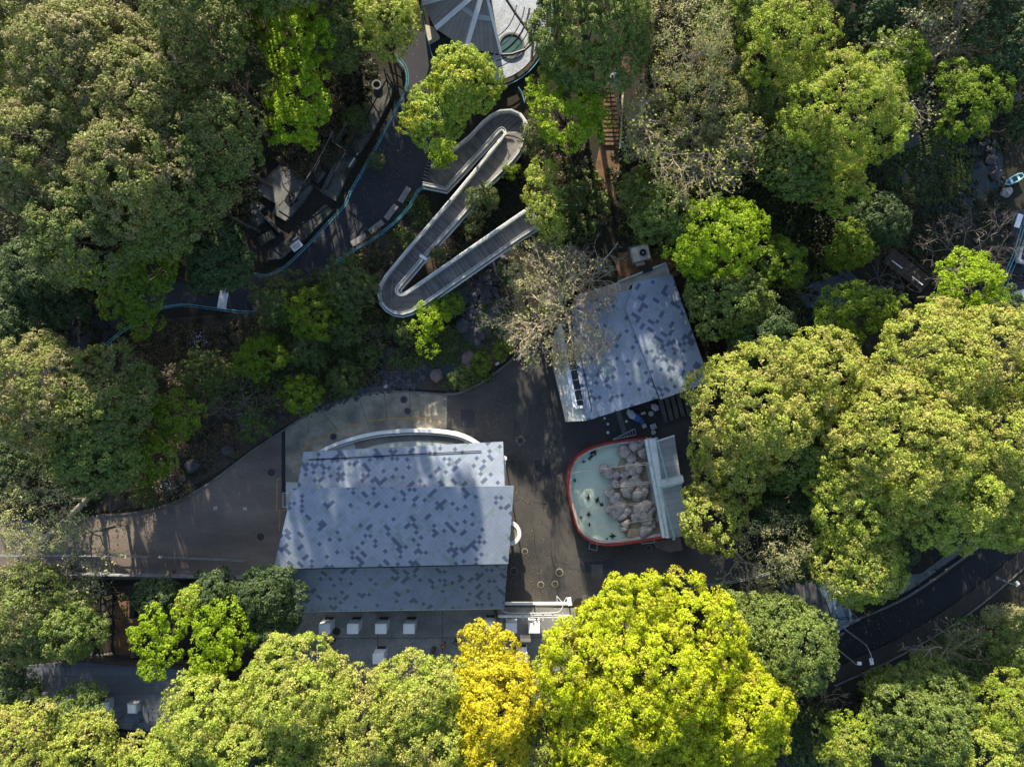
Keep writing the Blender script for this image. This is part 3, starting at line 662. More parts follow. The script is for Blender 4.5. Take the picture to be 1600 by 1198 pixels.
# air conditioner behind the hut
def ac_unit(q, z, rz, lab, s=1.0):
    c = P(*q, z); t = thing('air_conditioner', lab, 'air conditioner', (c.x, c.y, z))
    MB().box((c.x, c.y, z+.42), (1.75*s, 1.45*s, .84), rz).build('housing', M['offwhite'], t, False, .03)
    d = Vector((math.cos(rz), math.sin(rz), 0))
    MB().cyl(c+d*.2, .42*s, z+.84, z+.93, 28).build('fan_shroud', M['steel'], t)
    MB().ring(c+d*.2, .12, .34, z+.93, z+.95, 24).build('fan_guard', M['black'], t)
    MB().box(c+Vector((0, -1.0, .3)), (.9*s, .35, .5), rz).build('pipe_box', M['steel'], t, False, .02)
ac_unit((999, 398), .6, R(14), 'white roof size air conditioner with one round fan behind the hut')
c = P(999, 398); tag(MB().box((c.x, c.y, .3), (2.1, 1.9, .6), R(14)).build('plinth', M['concrete']), 'concrete plinth carrying the white air conditioner', 'plinth')
# clutter between the hut and the pool
t = thing('ladder', 'silver ladder leaning flat against the north edge of the pool', 'ladder', P(976, 680))
la, lb = P(958, 687, 1.25), P(994, 679, 1.3); up_ = (lb-la).normalized(); sd_ = Vector((-up_.y, up_.x, 0))
for s_, w0, w1 in ((1, .05, .62), (-1, .0, .0)):
    MB().tube([la+sd_*w0*s_, lb+sd_*w1*s_], .035, 6).build('stile', M['steel'], t)
for i in range(9):
    f = i/8; a = la+(lb-la)*f; MB().tube([a, a+sd_*(.05+.57*f)], .022, 5).build('rung', M['steel'], t)
rr = random.Random(5)
CL = [((1002, 657), (.5, .35, .6), 'blue', 'blue bag on the ground below the hut eave', 'bag'), ((995, 652), (.6, .5, .5), 'bluetop', 'bright blue crumpled bag under the eave', 'bag'),
      ((986, 647), (.8, .5, .5), 'whitecloth', 'large white sack beside the blue bags', 'sack'), ((1023, 636), (.55, .5, .5), 'whitecloth', 'white sack at the hut corner', 'sack'),
      ((1006, 665), (.4, .4, .4), 'white', 'small white crate on the dark yard', 'crate'), ((1020, 666), (.75, .65, .3), 'darkbrown', 'flat dark crate with a pale edge near the pool', 'crate'),
      ((949, 675), (.22, .22, .4), 'white', 'small white bucket above the pool corner', 'bucket'), ((949, 662), (.2, .2, .35), 'white', 'white bucket standing alone on the dark yard', 'bucket'),
      ((944, 653), (.18, .18, .35), 'white', 'white pot nearest the hut roof corner', 'pot'), ((978, 658), (.2, .2, .3), 'white', 'tiny white tub left of the blue bags', 'tub'),
      ((1016, 646), (.4, .3, .4), 'steel', 'grey metal tub between the sacks', 'tub'), ((1004, 645), (.5, .3, .5), 'steel', 'grey folded box behind the blue bag', 'box'),
      ((1020, 675), (.35, .3, .35), 'offwhite', 'pale pot standing on the pool edge', 'pot')]
for q, d, mt, lab, cat in CL:
    c = P(*q); rz = rr.uniform(0, 3); t = None
    mb = MB()
    if cat in ('bag', 'sack'):
        bm = bmesh.new(); bmesh.ops.create_icosphere(bm, subdivisions=3, radius=.5)
        for v in bm.verts:
            k = 1+.22*math.sin(9*v.co.x+3*v.co.z)*math.sin(8*v.co.y); v.co *= k; v.co = Vector((v.co.x*d[0]*1.5, v.co.y*d[1]*1.5, (v.co.z+.4)*d[2]))
        me = bpy.data.meshes.new(cat); bm.to_mesh(me); bm.free(); me.materials.append(M[mt]); me.shade_smooth()
        o = bpy.data.objects.new(cat, me); C.objects.link(o); o.location = (c.x, c.y, .02); o.rotation_euler.z = rz; tag(o, lab, cat)
    elif cat in ('bucket', 'pot', 'tub'):
        n = 16; r = d[0]*.62
        t = thing(cat, lab, cat, (c.x, c.y, .02)); mb.cyl(c, r*.75, .02, d[2], n, r); mb.build('body', M[mt], t)
        MB().ring(c, r*.85, r*1.1, d[2], d[2]+.03, n).build('rim', M[mt], t)
    else:
        t = thing(cat, lab, cat, (c.x, c.y, .02)); mb.box((c.x, c.y, d[2]/2), d, R(18)); mb.build('body', M[mt], t, False, .02)
        mb = MB(); mb.box((c.x, c.y, d[2]+.02), (d[0]*.86, d[1]*.86, .05), R(18)); mb.build('lid', M['steel' if mt != 'steel' else 'offwhite'], t, False, .01)
mb = MB(); mb.ribbon(PL([(966, 642), (974, 671)], .05), .5, .03); tag(mb.build('drain_channel', M['concrete']), 'narrow concrete drain channel running from the hut to the ladder', 'drain')
c = P(974.5, 672.5); tag(MB().box((c.x, c.y, .05), (.5, .5, .06), R(14)).build('drain_grate', M['concrete'], None, False, .01), 'square drain cover at the end of the concrete channel', 'drain cover')
c = P(1055, 630); sh = thing('store_rack', 'dark slatted store beside the hut under the trees', 'store', (c.x, c.y, 0))
for i in range(5):
    mb = MB(); mb.box(P(1036+i*9, 640-i*3, 1.2), (.42, 2.6, .1), R(14)); mb.build('slat', M['dark_concrete'], sh)
mb = MB(); mb.box(P(1055, 634, .5), (3.0, 2.4, 1.0), R(17)); mb.build('body', M['darkbrown'], sh)

# ================================================================== PENGUIN POOL
c = P(970, 770); pool = thing('penguin_pool', 'round cornered pale green pool inside a red wall with a heap of grey rocks', 'pool', (c.x, c.y, 0))
out = [(1012, 684), (960, 690), (925, 699), (903, 712), (892, 728), (888, 748), (889, 775), (896, 805), (904, 828), (918, 843), (938, 850), (965, 850), (1000, 845), (1042, 838)]
zr = 1.35
op = curve(PL(out, zr), 4)
inner = curve(PL(out, .55), 4)
MB().ribbon(op, .13, .28).build('rim', M['red'], pool)
MB().ribbon([p+Vector((0, 0, -.28)) for p in op], .16, zr-.3).build('wall', M['red_wall'], pool)
ctr = P(965, 770, 1.0)
def shrink(pts, d):
    o = []
    for p in pts:
        v = Vector((ctr.x-p.x, ctr.y-p.y, 0)); o.append(p+v.normalized()*d)
    return o
MB().ribbon(shrink([Vector((p.x, p.y, 1.12)) for p in op], .24), .26, .7).build('coping', M['offwhite'], pool)
mb = MB(); q = [Vector((p.x, p.y, 0)) for p in shrink(op, .15)]+[P(1050, 838, 1), P(1020, 684, 1)]
mb.prism([(p.x, p.y) for p in q], .0, .62); mb.build('pool_floor', M['pool'], pool)
# handrail posts and rails above the wall
rl = shrink([Vector((p.x, p.y, 1.95)) for p in op], .05)
MB().tube(rl, .035, 6).build('top_rail', M['red'], pool)
MB().tube([p-Vector((0, 0, .3)) for p in rl], .022, 6).build('lower_rail', M['red'], pool)
for i in range(0, len(rl), 3):
    MB().tube([rl[i], rl[i]-Vector((0, 0, .75))], .03, 6).build('rail_post', M['red'], pool)
# beach and water edge
mb = MB(); bp_ = [(1003, 700), (978, 706), (968, 722), (962, 738), (960, 760), (955, 778), (962, 800), (968, 820), (978, 838), (1050, 836), (1018, 690)]
mb.prism([tuple(P(a, b, .9)[:2]) for a, b in bp_], .5, .82); mb.build('beach', M['tan'], pool)
mb = MB(); mb.prism([tuple(P(a, b, .9)[:2]) for a, b in ((1009, 723), (1018, 721), (1036, 813), (1026, 815))], .7, .9); mb.build('back_channel', M['basin'], pool)
mb = MB(); mb.box(P(989, 832, .9), (1.15, .85, .35), R(0)); mb.build('feeding_block', M['tan'], pool)
def boulder(name, q, z, r, mat, parent=None, seed=0, sq=.7, ex=1.0, rz=0.0):
    rg = random.Random(seed); bm = bmesh.new(); bmesh.ops.create_icosphere(bm, subdivisions=4, radius=1)
    from mathutils import noise
    o3 = Vector((rg.uniform(0, 50), rg.uniform(0, 50), rg.uniform(0, 50)))
    pl = [(Vector((rg.gauss(0, 1), rg.gauss(0, 1), rg.gauss(0, 1))).normalized(), rg.uniform(.62, .9)) for _ in range(9)]
    for v in bm.verts:
        for n_, d_ in pl:
            e_ = v.co.dot(n_)-d_
            if e_ > 0: v.co -= n_*e_*.85
        v.co *= 1+.16*noise.noise(v.co*1.5+o3)+.08*noise.noise(v.co*4+o3)
        v.co = Vector((v.co.x*r*ex, v.co.y*r, v.co.z*r*sq))
    me = bpy.data.meshes.new(name); bm.to_mesh(me); bm.free(); me.materials.append(M[mat]); me.shade_smooth()
    o = bpy.data.objects.new(name, me); C.objects.link(o); o.rotation_euler.z = rz
    c = P(*q, z); o.location = c-(Vector(parent_loc(parent)) if parent else Vector())
    if parent: o.parent = parent
    return o
PR = [((975, 705), .95), ((993, 698), .95), ((1004, 708), .8), ((985, 714), .7), ((1003, 692), .7), ((951, 738), 1.0), ((962, 742), .7), ((943, 732), .6), ((976, 741), .8), ((990, 735), .8), ((998, 729), .75),
      ((984, 728), .7), ((995, 750), .8), ((1004, 757), .7), ((962, 755), .7), ((981, 758), 1.15), ((979, 768), 1.0), ((998, 772), 1.0), ((1006, 769), .7), ((952, 770), .8), ((961, 779), .9), ((968, 790), 1.0),
      ((955, 795), .9), ((963, 802), .9), ((972, 806), .7), ((978, 818), .6), ((979, 800), .7), ((997, 795), .9), ((1008, 792), .9), ((1003, 804), 1.0), ((1015, 804), .8), ((1012, 815), .8), ((1018, 797), .6), ((994, 808), .7), ((975, 826), .5), ((1008, 830), .8), ((1021, 820), .5)]
for i, (q, r) in enumerate(PR):
    boulder('boulder', q, .9+.35*r, r*.78, 'poolrock', pool, 100+i, .55, rr.uniform(.8, 1.25), rr.uniform(0, 3))
# wires across the pool
for y0, y1, x0 in ((739, 721, 893), (766, 751, 896), (769, 754, 897), (795, 783, 905), (797, 786, 905), (824, 811, 930), (732, 725, 930)):
    MB().tube([P(x0, y0, 2.4), P(1022, y1, 2.6)], .026, 5).build('wire', M['cream'], pool)
# penguins in the water
def penguin(q, rz, lab, s=1.0):
    c = P(*q, .66); t = thing('penguin', lab, 'penguin', (c.x, c.y, .66), 'penguins swimming in the pale pool')
    mb = MB(); prof = [(-.34, .02, .0), (-.26, .06, 0), (-.1, .115, .01), (.05, .115, .015), (.16, .075, .02), (.22, .062, .03), (.28, .058, .035), (.33, .03, .03), (.40, .008, .02)]
    d = Vector((math.cos(rz), math.sin(rz), 0)); sd2 = Vector((-d.y, d.x, 0)); vs = []; fs = []
    for (x, r, z) in prof:
        for k in range(10):
            an = 2*math.pi*k/10; vs.append(c+d*x*s+sd2*r*math.cos(an)*s+Vector((0, 0, .06+z+r*.8*math.sin(an)*s)))
    for i in range(len(prof)-1):
        for k in range(10): fs.append((i*10+k, i*10+(k+1) % 10, (i+1)*10+(k+1) % 10, (i+1)*10+k))
    fs += [tuple(range(9, -1, -1)), tuple((len(prof)-1)*10+k for k in range(10))]
    mb.add(vs, fs)
    for sg in (1, -1):
        a = c+d*.08*s+sd2*.09*sg*s+Vector((0, 0, .07)); b = c-d*.10*s+sd2*.30*sg*s+Vector((0, 0, .05))
        mb.add([a+d*.05*s, a-d*.07*s, b-d*.03*s, b+d*.03*s]+[v-Vector((0, 0, .02)) for v in (a+d*.05*s, a-d*.07*s, b-d*.03*s, b+d*.03*s)],
               [(0, 1, 2, 3), (7, 6, 5, 4), (0, 4, 5, 1), (1, 5, 6, 2), (2, 6, 7, 3), (3, 7, 4, 0)])
    mb.build('body', M['penguin'], t, True)
    e2 = MB(); e2.tube([c+d*.38*s+Vector((0, 0, .08)), c+d*.46*s+Vector((0, 0, .07))], [.012, .004], 5); e2.build('beak', M['tan'], t)
for q, rz, lab, s in [((919, 777), 1.4, 'penguin uppermost of the central three, swimming up on the pale floor', 1.25), ((933, 781), 1.2, 'penguin with spread flippers, middle of the central three', 1.5), ((940, 788), -.6, 'penguin nearest the rocks among the central three', 1.3),
                   ((920, 803), 1.5, 'penguin below the central three in the sunlit water', 1.3), ((908, 808), 1.0, 'small penguin beside the red wall at the lower left', .8), ((921, 819), 1.4, 'faint penguin in the sunlit lower left water', 1.0),
                   ((957, 837), .1, 'penguin with spread flippers near the bottom wall', 1.5), ((948, 842), 1.0, 'small penguin hugging the bottom wall', .9), ((898, 750), 2.2, 'small penguin alone by the left wall', .9),
                   ((925, 707), .7, 'penguin at the top of the upper left cluster', 1.2), ((929, 705), 2.3, 'penguin right of the topmost one in the upper cluster', 1.1), ((924, 713), .4, 'penguin in the middle of the upper cluster', 1.1),
                   ((921, 716), 1.2, 'penguin at the lower end of the upper cluster', 1.0), ((912, 721), .2, 'penguin left below the upper cluster', .9), ((930, 709), 1.0, 'penguin rightmost in the upper cluster', .9)]:
    penguin(q, rz, lab, s*.68)
# walkway, roof and rails at the right of the pool
c = P(1040, 760); wk = thing('keeper_walkway', 'white raised walkway with mint green rails along the right side of the pool', 'walkway', (c.x, c.y, 0))
MB().ribbon([P(1010, 686, 2.5), P(1038, 840, 2.5)], .34, .3).build('side_beam', M['white'], wk)
MB().ribbon([P(1019, 685, 2.7), P(1047, 840, 2.7)], .72, .16).build('deck', M['white'], wk)
MB().ribbon([P(1033, 755, 2.9), P(1068, 748, 2.9)], .62, .14).build('cross_deck', M['white'], wk)
for nm, a, b in (('rail', (1027, 684), (1044, 752)), ('rail', (1033, 762), (1055, 843)), ('rail', (1013, 685), (1041, 838)), ('rail', (1033, 751), (1066, 743)), ('rail', (1036, 762), (1067, 755))):
    pa, pb = P(*a, 3.6), P(*b, 3.6); n = max(2, int((pb-pa).length/.9))
    rt = MB(); rt.tube([pa, pb], .04, 6); rt.tube([pa-Vector((0, 0, .45)), pb-Vector((0, 0, .45))], .028, 6); rail = rt.build('rail', M['palegreen'], wk)
    for i in range(n+1):
        p = pa+(pb-pa)*i/n; MB().tube([p, p-Vector((0, 0, .95))], .035, 6).build('rail_post', M['palegreen'], wk)
for q in ((1014, 688), (1022, 735), (1031, 785), (1040, 835), (1052, 842)):
    MB().tube([P(*q, 2.45), P(*q, 0)], .10, 8).build('leg', M['white'], wk)
M['roof_pool'] = planks('ribbed_roof_dark', (.30, .32, .35), (.20, .215, .24), .62, R(100), .45, .05)
c = P(1050, 760); ph = thing('pool_house', 'low shed with ribbed grey metal roof right of the pool walkway', 'shed', (c.x, c.y, 0))
roof_part('roof', [(1026, 690, 2.9), (1054, 681, 2.7), (1077, 836, 2.7), (1046, 841, 2.9)], ph, M['roof_pool'], .12)
wallbox([(1029, 696, 2.6), (1052, 689, 2.6), (1072, 830, 2.6), (1048, 834, 2.6)], 0, 2.55, 'wall', 'concrete', ph)
mb = MB(); mb.ribbon([P(1026, 689.5, 2.98), P(1054, 680.5, 2.78)], .12, .2); mb.build('verge', M['white'], ph)
c = P(1040, 848)
mb = MB(); mb.prism([tuple(P(a, b)[:2]) for a, b in ((1020, 845), (1062, 838), (1066, 858), (1046, 862), (1025, 855))], 0, .25); tag(mb.build('planting_bed', M['redrock']), 'rust red planting bed at the lower right foot of the pool', 'flower bed')
mb = MB()
for q0, q1 in (((922, 848), (934, 850)), ((922, 848), (920, 857)), ((934, 850), (932, 860)), ((920, 857), (932, 860))): mb.ribbon([P(*q0, .5), P(*q1, .5)], .06, .06)
for q0 in ((920, 857), (932, 860), (922, 849), (934, 851)): mb.tube([P(*q0, .5), P(*q0, 0)], .03, 5)
tag(mb.build('bracket', M['steel']), 'small metal step frame outside the lower left pool corner', 'frame')
mb = MB()
for q0, q1 in (((1002, 838), (1022, 836)), ((1002, 838), (1003, 849)), ((1022, 836), (1023, 847)), ((1003, 849), (1023, 847))): mb.ribbon([P(*q0, 1.0), P(*q1, 1.0)], .07, .07)
for q0 in ((1003, 849), (1023, 847), (1002, 839), (1022, 837)): mb.tube([P(*q0, 1.0), P(*q0, 0)], .035, 5)
tag(mb.build('platform_frame', M['palegreen']), 'green step platform frame outside the bottom pool wall', 'frame')

# ================================================================== ZIGZAG RAMP
pr = [((672, 260), (660, 288), .3), ((680, 254), (697, 296), .4), ((707, 233), (718, 273), .6), ((734, 212), (742, 247), .8), ((755, 190), (762, 225), 1.0), ((768, 179), (774, 211), 1.05),
      ((782, 172), (781, 204), 1.15), ((798, 171), (784, 202.5), 1.2), ((812, 177), (786, 203.5), 1.2), ((820, 188), (787.5, 205.5), 1.2), ((822, 203), (788, 208), 1.25), ((818, 222), (786.5, 211), 1.35), ((810, 238), (781, 219), 1.45),
      ((799, 252), (775, 226), 1.5), ((760, 290), (737, 273), 1.7), ((732, 325), (707, 309), 1.9), ((665, 400), (637, 390), 2.2), ((630, 441), (603, 431), 2.5), ((623, 449), (594, 446), 2.6), ((621, 453), (592, 459), 2.6),
      ((622, 457), (595, 472), 2.6), ((624, 459), (603, 482), 2.6), ((627, 460), (614, 489), 2.6), ((630, 459.5), (628, 491), 2.65), ((634, 458), (642, 487), 2.7), ((650, 447), (665, 474), 2.8), ((799, 344), (814, 370), 3.6), ((830, 323), (846, 350), 3.8)]
c = P(700, 330); rp = thing('zigzag_ramp', 'zigzag footbridge ramp of weathered planks with white parapets and two hairpin bends', 'ramp', (c.x, c.y, 0))
def deckmat(k, ang): return planks('deck_planks_'+k, (.200, .185, .172), (.080, .073, .070), .16, ang, .8, .14)
DM = {'a': deckmat('a', R(38)), 'b': deckmat('b', R(50)), 'c': deckmat('c', R(33)), 't': deckmat('t', R(-50)), 'u': deckmat('u', R(-5)), 'v': deckmat('v', R(90))}
def dseg(i0, i1, mk):
    mb = MB()
    for i in range(i0, i1):
        l0, r0, z0 = pr[i]; l1, r1, z1 = pr[i+1]
        q = [P(*l0, z0), P(*r0, z0), P(*r1, z1), P(*l1, z1)]
        mb.add([v-Vector((0, 0, .2)) for v in q]+q, [(3, 2, 1, 0), (4, 5, 6, 7), (0, 1, 5, 4), (1, 2, 6, 5), (2, 3, 7, 6), (3, 0, 4, 7)])
    mb.build('deck', DM[mk], rp)
dseg(0, 5, 'a'); dseg(5, 12, 't'); dseg(12, 17, 'b'); dseg(17, 21, 'u'); dseg(21, 25, 'v'); dseg(25, 27, 'c')
lft = [P(*a, z+.75) for a, b, z in pr]; rgt = [P(*b, z+.75) for a, b, z in pr]
M['ramp_white'] = surf('weathered_white_parapet', (.50, .50, .47), (.33, .33, .29), 1.2, .6, .15, 7)
for nm, ln, o in (('parapet', lft, -.02), ('parapet', rgt, .02)):
    MB().ribbon(ln, .17, 1.0, o).build(nm, M['ramp_white'], rp)
    hr = [p+Vector((0, 0, .28)) for p in ln]
    sgn = 1 if ln is lft else -1
    MB().ribbon(hr, .07, .05, -.17*sgn).build('handrail', M['steel'], rp)
    MB().ribbon([p-Vector((0, 0, .5)) for p in ln], .10, .25, .22*sgn).build('edge_channel', M['white'], rp)
for i in range(2, len(pr)-1, 1):
    l, r, z = pr[i]
    if i in (3, 5, 8, 11, 14, 15, 16, 18, 22, 25, 26):
        m_ = (P(*l, z)+P(*r, z))/2; MB().cyl(m_, .16, 0, z-.15, 12).build('pier', M['concrete'], rp)
mb = MB(); p0 = P(661, 402, 3.3); mb.box(p0, (.75, .28, .07), R(-32)); mb.tube([p0, p0-Vector((0, 0, .9))], .04, 6)
tag(mb.build('direction_board', M['white']), 'small white board fixed across the inner rail of the ramp', 'sign')
t = thing('entrance_ramp_grate', 'grey slatted barrier at the foot of the ramp by the path', 'barrier', P(667, 272))
for i in range(6):
    MB().box(P(664+i*1.6, 281-i*5.0, .5), (.5, .12, .9), R(-20)).build('slat', M['greypath'], t)

# ================================================================== TEAL FENCES
def fence(name, label, pts, h=1.0, mat='teal', n=4, rails=(1.0, .55), r=.032, step=1.9, two=0.0, z0=0.0, cat='fence'):
    pl = curve(PL(pts, h+z0), n); c = pl[len(pl)//2]; t = thing(name, label, cat, (c.x, c.y, z0))
    for k, f in enumerate(rails):
        MB().tube([Vector((p.x, p.y, z0+h*f)) for p in pl], r, 6).build('rail', M[mat], t)
    if two: MB().ribbon([p+Vector((0, 0, .01)) for p in pl], .035, .03, two).build('rail', M[mat], t)
    d = 0; last = pl[0]; ps = [pl[0]]
    for i in range(1, len(pl)):
        d += (pl[i]-last).length; last = pl[i]
        if d >= step: ps.append(pl[i]); d = 0
    for p in ps[:99]:
        MB().tube([p, Vector((p.x, p.y, z0-.05))], r*1.1, 6).build('post', M[mat], t)
    return t
fence('railing', 'teal double railing between the upper path and the animal pens', [(606, 84), (621, 92), (632, 106), (635, 124), (631, 142), (618, 168), (602, 198), (588, 226), (566, 264), (546, 299), (538, 318), (527, 331), (505, 354), (485, 376), (465, 396), (447, 413), (432, 423), (414, 429), (395, 426)], two=.22)
fence('railing', 'teal railing on the garden side of the upper path behind the benches', [(664, 290), (652, 297), (645, 309), (638, 322), (621, 341), (605, 355), (591, 366), (576, 376), (558, 386), (535, 401), (517, 413), (510, 421), (508, 436), (500, 447), (480, 462), (455, 476), (425, 484), (395, 486), (370, 485), (340, 481), (315, 478), (290, 475), (265, 477), (240, 483), (222, 492), (205, 506), (185, 520), (170, 532), (156, 545)], two=.22)
fence('railing', 'short teal railing by the foot of the zigzag ramp under the rounded tree', [(686, 226), (680, 242), (673, 258)])
fence('railing', 'teal railing beside the conical roof at the top', [(658, 5), (662, 30), (668, 60), (674, 82), (677, 92)])
fence('railing', 'white railing with a handhold beside the brown stair path', [(876, 300), (884, 291), (917, 293)], mat='palegreen')
fence('railing', 'pale railing alone in the planting left of the brown path', [(882, 320), (916, 320)], mat='palegreen')
fence('railing', 'cream railing down the right side of the brown stair path', [(974, 140), (973, 170), (971, 205), (969, 230)], mat='cream', r=.07)
fence('railing', 'teal railing slanting through the bare tree behind the hut', [(965, 380), (955, 393), (945, 405), (938, 418)], mat='palegreen', z0=1)
fence('railing', 'grey guard rail along the asphalt right of the bright tree', [(1065, 922), (1100, 916), (1140, 911), (1180, 903), (1212, 893)], mat='steel', two=.16)
fence('railing', 'white guard rail on the lower path, left of the gap', [(-20, 868), (60, 869), (130, 869), (190, 869), (232, 871)], mat='railgrey', r=.04, two=.14)
fence('railing', 'white guard rail on the lower path, right of the gap', [(247, 871), (300, 873), (345, 875), (382, 877)], mat='railgrey', r=.04, two=.14)
fence('railing', 'teal railing beside the stall at the far right edge', [(1602, 350), (1592, 385), (1580, 415), (1570, 440), (1561, 465)], two=.35, r=.05)
mb = MB(); mb.ribbon(PL([(-60, 896), (120, 898), (340, 903), (400, 905)], .9), .12, .9); tag(mb.build('low_wall', M['railgrey']), 'thin pale boundary wall below the brown path at the lower left', 'wall')

# benches
for i, (q, an, lab) in enumerate([((633, 306), 59, 'bench nearest the ramp foot, uppermost of the row'), ((612, 333), 53, 'second bench from the top along the teal railing'),
                                  ((589, 356), 38, 'third bench from the top along the teal railing'), ((562, 376), 31, 'lowest bench of the row along the teal railing')]):
    c = P(*q); a = R(an)
    if i == 0:
        b0 = thing('bench', lab, 'bench', (c.x, c.y, 0), 'backless benches along the upper path', a)
        for k in range(3): MB().box(Vector((c.x, c.y+(k-1)*.20, .43)), (1.75, .185, .06)).build('slat', M['bench'], b0, False, .008)
        for sx in (-.65, .65): MB().box((c.x+sx, c.y, .2), (.12, .5, .40)).build('leg', M['concrete'], b0, False, .01)
    else:
        b = copy_tree(b0); b.location = (c.x, c.y, 0); b.rotation_euler.z = a; b['label'] = lab
# sign with plan at the railing
c = P(463, 384, 1.1); sg = thing('notice_board', 'white notice board with black lettering tilted on the teal railing', 'sign', (c.x, c.y, 0), None, 0)
bm_ = MB(); bm_.box((c.x, c.y, 1.1), (1.15, .78, .05), R(38), 0); bm_.build('panel', M['white'], sg)
dx_ = Vector((math.cos(R(38)), math.sin(R(38)), 0)); dy_ = Vector((-dx_.y, dx_.x, 0)); mb = MB()
def glyph(mb, o, u, v, strokes, s, z, w_=.022):
    for (x0, y0, x1, y1) in strokes:
        a = o+u*x0*s+v*y0*s; b = o+u*x1*s+v*y1*s; mb.ribbon([Vector((a.x, a.y, z)), Vector((b.x, b.y, z))], w_, .006)
kan = [[(0, .9, 1, .9), (0, .5, 1, .5), (.5, 1, .5, 0), (.1, .1, .9, .1)], [(.1, 1, .1, 0), (.1, 1, .9, 1), (.9, 1, .9, 0), (.1, .5, .9, .5)], [(0, .8, 1, .8), (.5, .8, 0, 0), (.5, .8, 1, 0)], [(.2, 1, .2, 0), (.6, 1, .6, .2), (.2, .5, 1, .5), (.6, .1, 1, .1)]]
cc = Vector((c.x, c.y, 0))
for i in range(4): glyph(mb, cc+dx_*(-.36+i*.2)+dy_*(-.02), dx_, dy_, kan[i], .15, 1.137)
for i in range(5): glyph(mb, cc+dx_*(-.36+i*.155)+dy_*(-.22), dx_, dy_, kan[(i+2) % 4], .10, 1.137, .016)
mb.build('lettering', M['black'], sg)
MB().tube([P(463, 384, 1.08), P(463, 384, 0)], .04, 6).build('post', M['steel'], sg)
c = P(461, 372, .9); s2 = thing('notice_board', 'narrow blue and white label board inside the animal pen', 'sign', (c.x, c.y, 0))
MB().box((c.x, c.y, .9), (.55, .2, .04), R(38)).build('panel', M['white'], s2); MB().box((c.x-.04, c.y+.06, .925), (.5, .06, .02), R(38)).build('blue_band', M['blue'], s2)
MB().tube([(c.x, c.y, .88), (c.x, c.y, 0)], .03, 6).build('post', M['steel'], s2)

# ================================================================== ANIMAL PENS (left of the upper path)
slab('pen_floor', [(590, 110), (618, 118), (622, 140), (608, 165), (545, 270), (520, 322), (480, 365), (450, 398), (428, 412), (398, 408), (385, 380), (380, 300), (440, 255), (520, 240), (560, 190)], .02, .3, 'darkbrown')
mb = MB()
c = P(460, 300); pen = thing('pen_terrace', 'pale blue grey terrace with a square dark hatch in the animal pen', 'terrace', (c.x, c.y, 0))
mb.prism([tuple(P(a, b, .5)[:2]) for a, b in ((436, 258), (462, 266), (488, 292), (470, 318), (446, 345), (425, 333), (431, 318), (400, 300))], 0, .5); mb.build('platform', M['concrete'], pen)
mb = MB(); mb.box(P(455, 312, .55), (1.0, 1.0, .12), R(40)); mb.build('hatch', M['black'], pen)
mb = MB(); mb.prism([tuple(P(a, b, .4)[:2]) for a, b in ((385, 320), (402, 312), (412, 322), (395, 338))], 0, .4); mb.build('step', M['concrete'], pen)
c = P(540, 260); ledge = thing('pen_ledge', 'long grey brown concrete ledge along the dark pens', 'ledge', (c.x, c.y, 0))
mb = MB(); mb.prism([tuple(P(a, b, .3)[:2]) for a, b in ((598, 124), (617, 128), (612, 150), (583, 205), (546, 268), (524, 314), (500, 300), (520, 258), (566, 176))], 0, .3); mb.build('slab', M['pen'], ledge)
mb = MB(); mb.prism([tuple(P(a, b, .3)[:2]) for a, b in ((508, 318), (520, 328), (472, 378), (458, 366))], 0, .3); mb.build('slab', M['pen'], ledge)
mb = MB(); mb.prism([tuple(P(a, b, .3)[:2]) for a, b in ((452, 370), (466, 382), (440, 404), (418, 406), (430, 385))], 0, .3); mb.build('slab', M['pen'], ledge)
def frame(label, segs, z, r=.06, name='cage_frame', mat='black', posts=()):
    c = P(*segs[0][0], 0); t = thing(name, label, 'cage frame', (c.x, c.y, 0))
    for s_ in segs: MB().tube(PL(s_, z), r, 6).build('bar', M[mat], t)
    for q in posts: MB().tube([P(*q, z), P(*q, 0)], r, 6).build('post', M[mat], t)
frame('long black cage frame over the upper pen', [[(600, 108), (604, 124), (573, 182), (550, 222), (532, 252), (510, 296)], [(604, 124), (618, 146)], [(573, 150), (590, 175), (595, 192)], [(573, 182), (580, 200)], [(550, 222), (560, 245), (578, 218)], [(540, 222), (552, 236), (558, 246)], [(604, 115), (619, 142)]], 2.6, .07, posts=((604, 124), (573, 182), (532, 252), (510, 296)))
frame('black cage frame around the lower pen terrace', [[(432, 245), (460, 272), (500, 298), (521, 318)], [(521, 318), (470, 352), (452, 378)], [(385, 345), (400, 370), (440, 400)], [(440, 256), (385, 312)], [(480, 330), (494, 345)], [(436, 330), (470, 352)], [(520, 222), (545, 240), (560, 248)], [(500, 250), (480, 292)]], 2.4, .08, posts=((460, 272), (500, 298), (521, 318), (470, 352)))
frame('thin grey wire line crossing the dark pens', [[(520, 205), (505, 235), (490, 262), (475, 285)], [(470, 292), (460, 312), (440, 330)]], 1.8, .025, mat='steel')
tag(MB().box(P(552, 250, .5), (.12, 1.7, .08), R(-33)).build('perch_rail', M['white']), 'short white rail standing in the upper pen', 'rail')
for i, (q, s_) in enumerate([((440, 318), .6), ((449, 296), .5), ((424, 286), .5), ((438, 336), .5)]):
    pass
bare('dead branchy climbing tree on the pale pen terrace', 448, 300, 42, 1.6, 'twigdark', 5, 2, 2, .14, name='climbing_tree', group='bare trees of grey twigs')
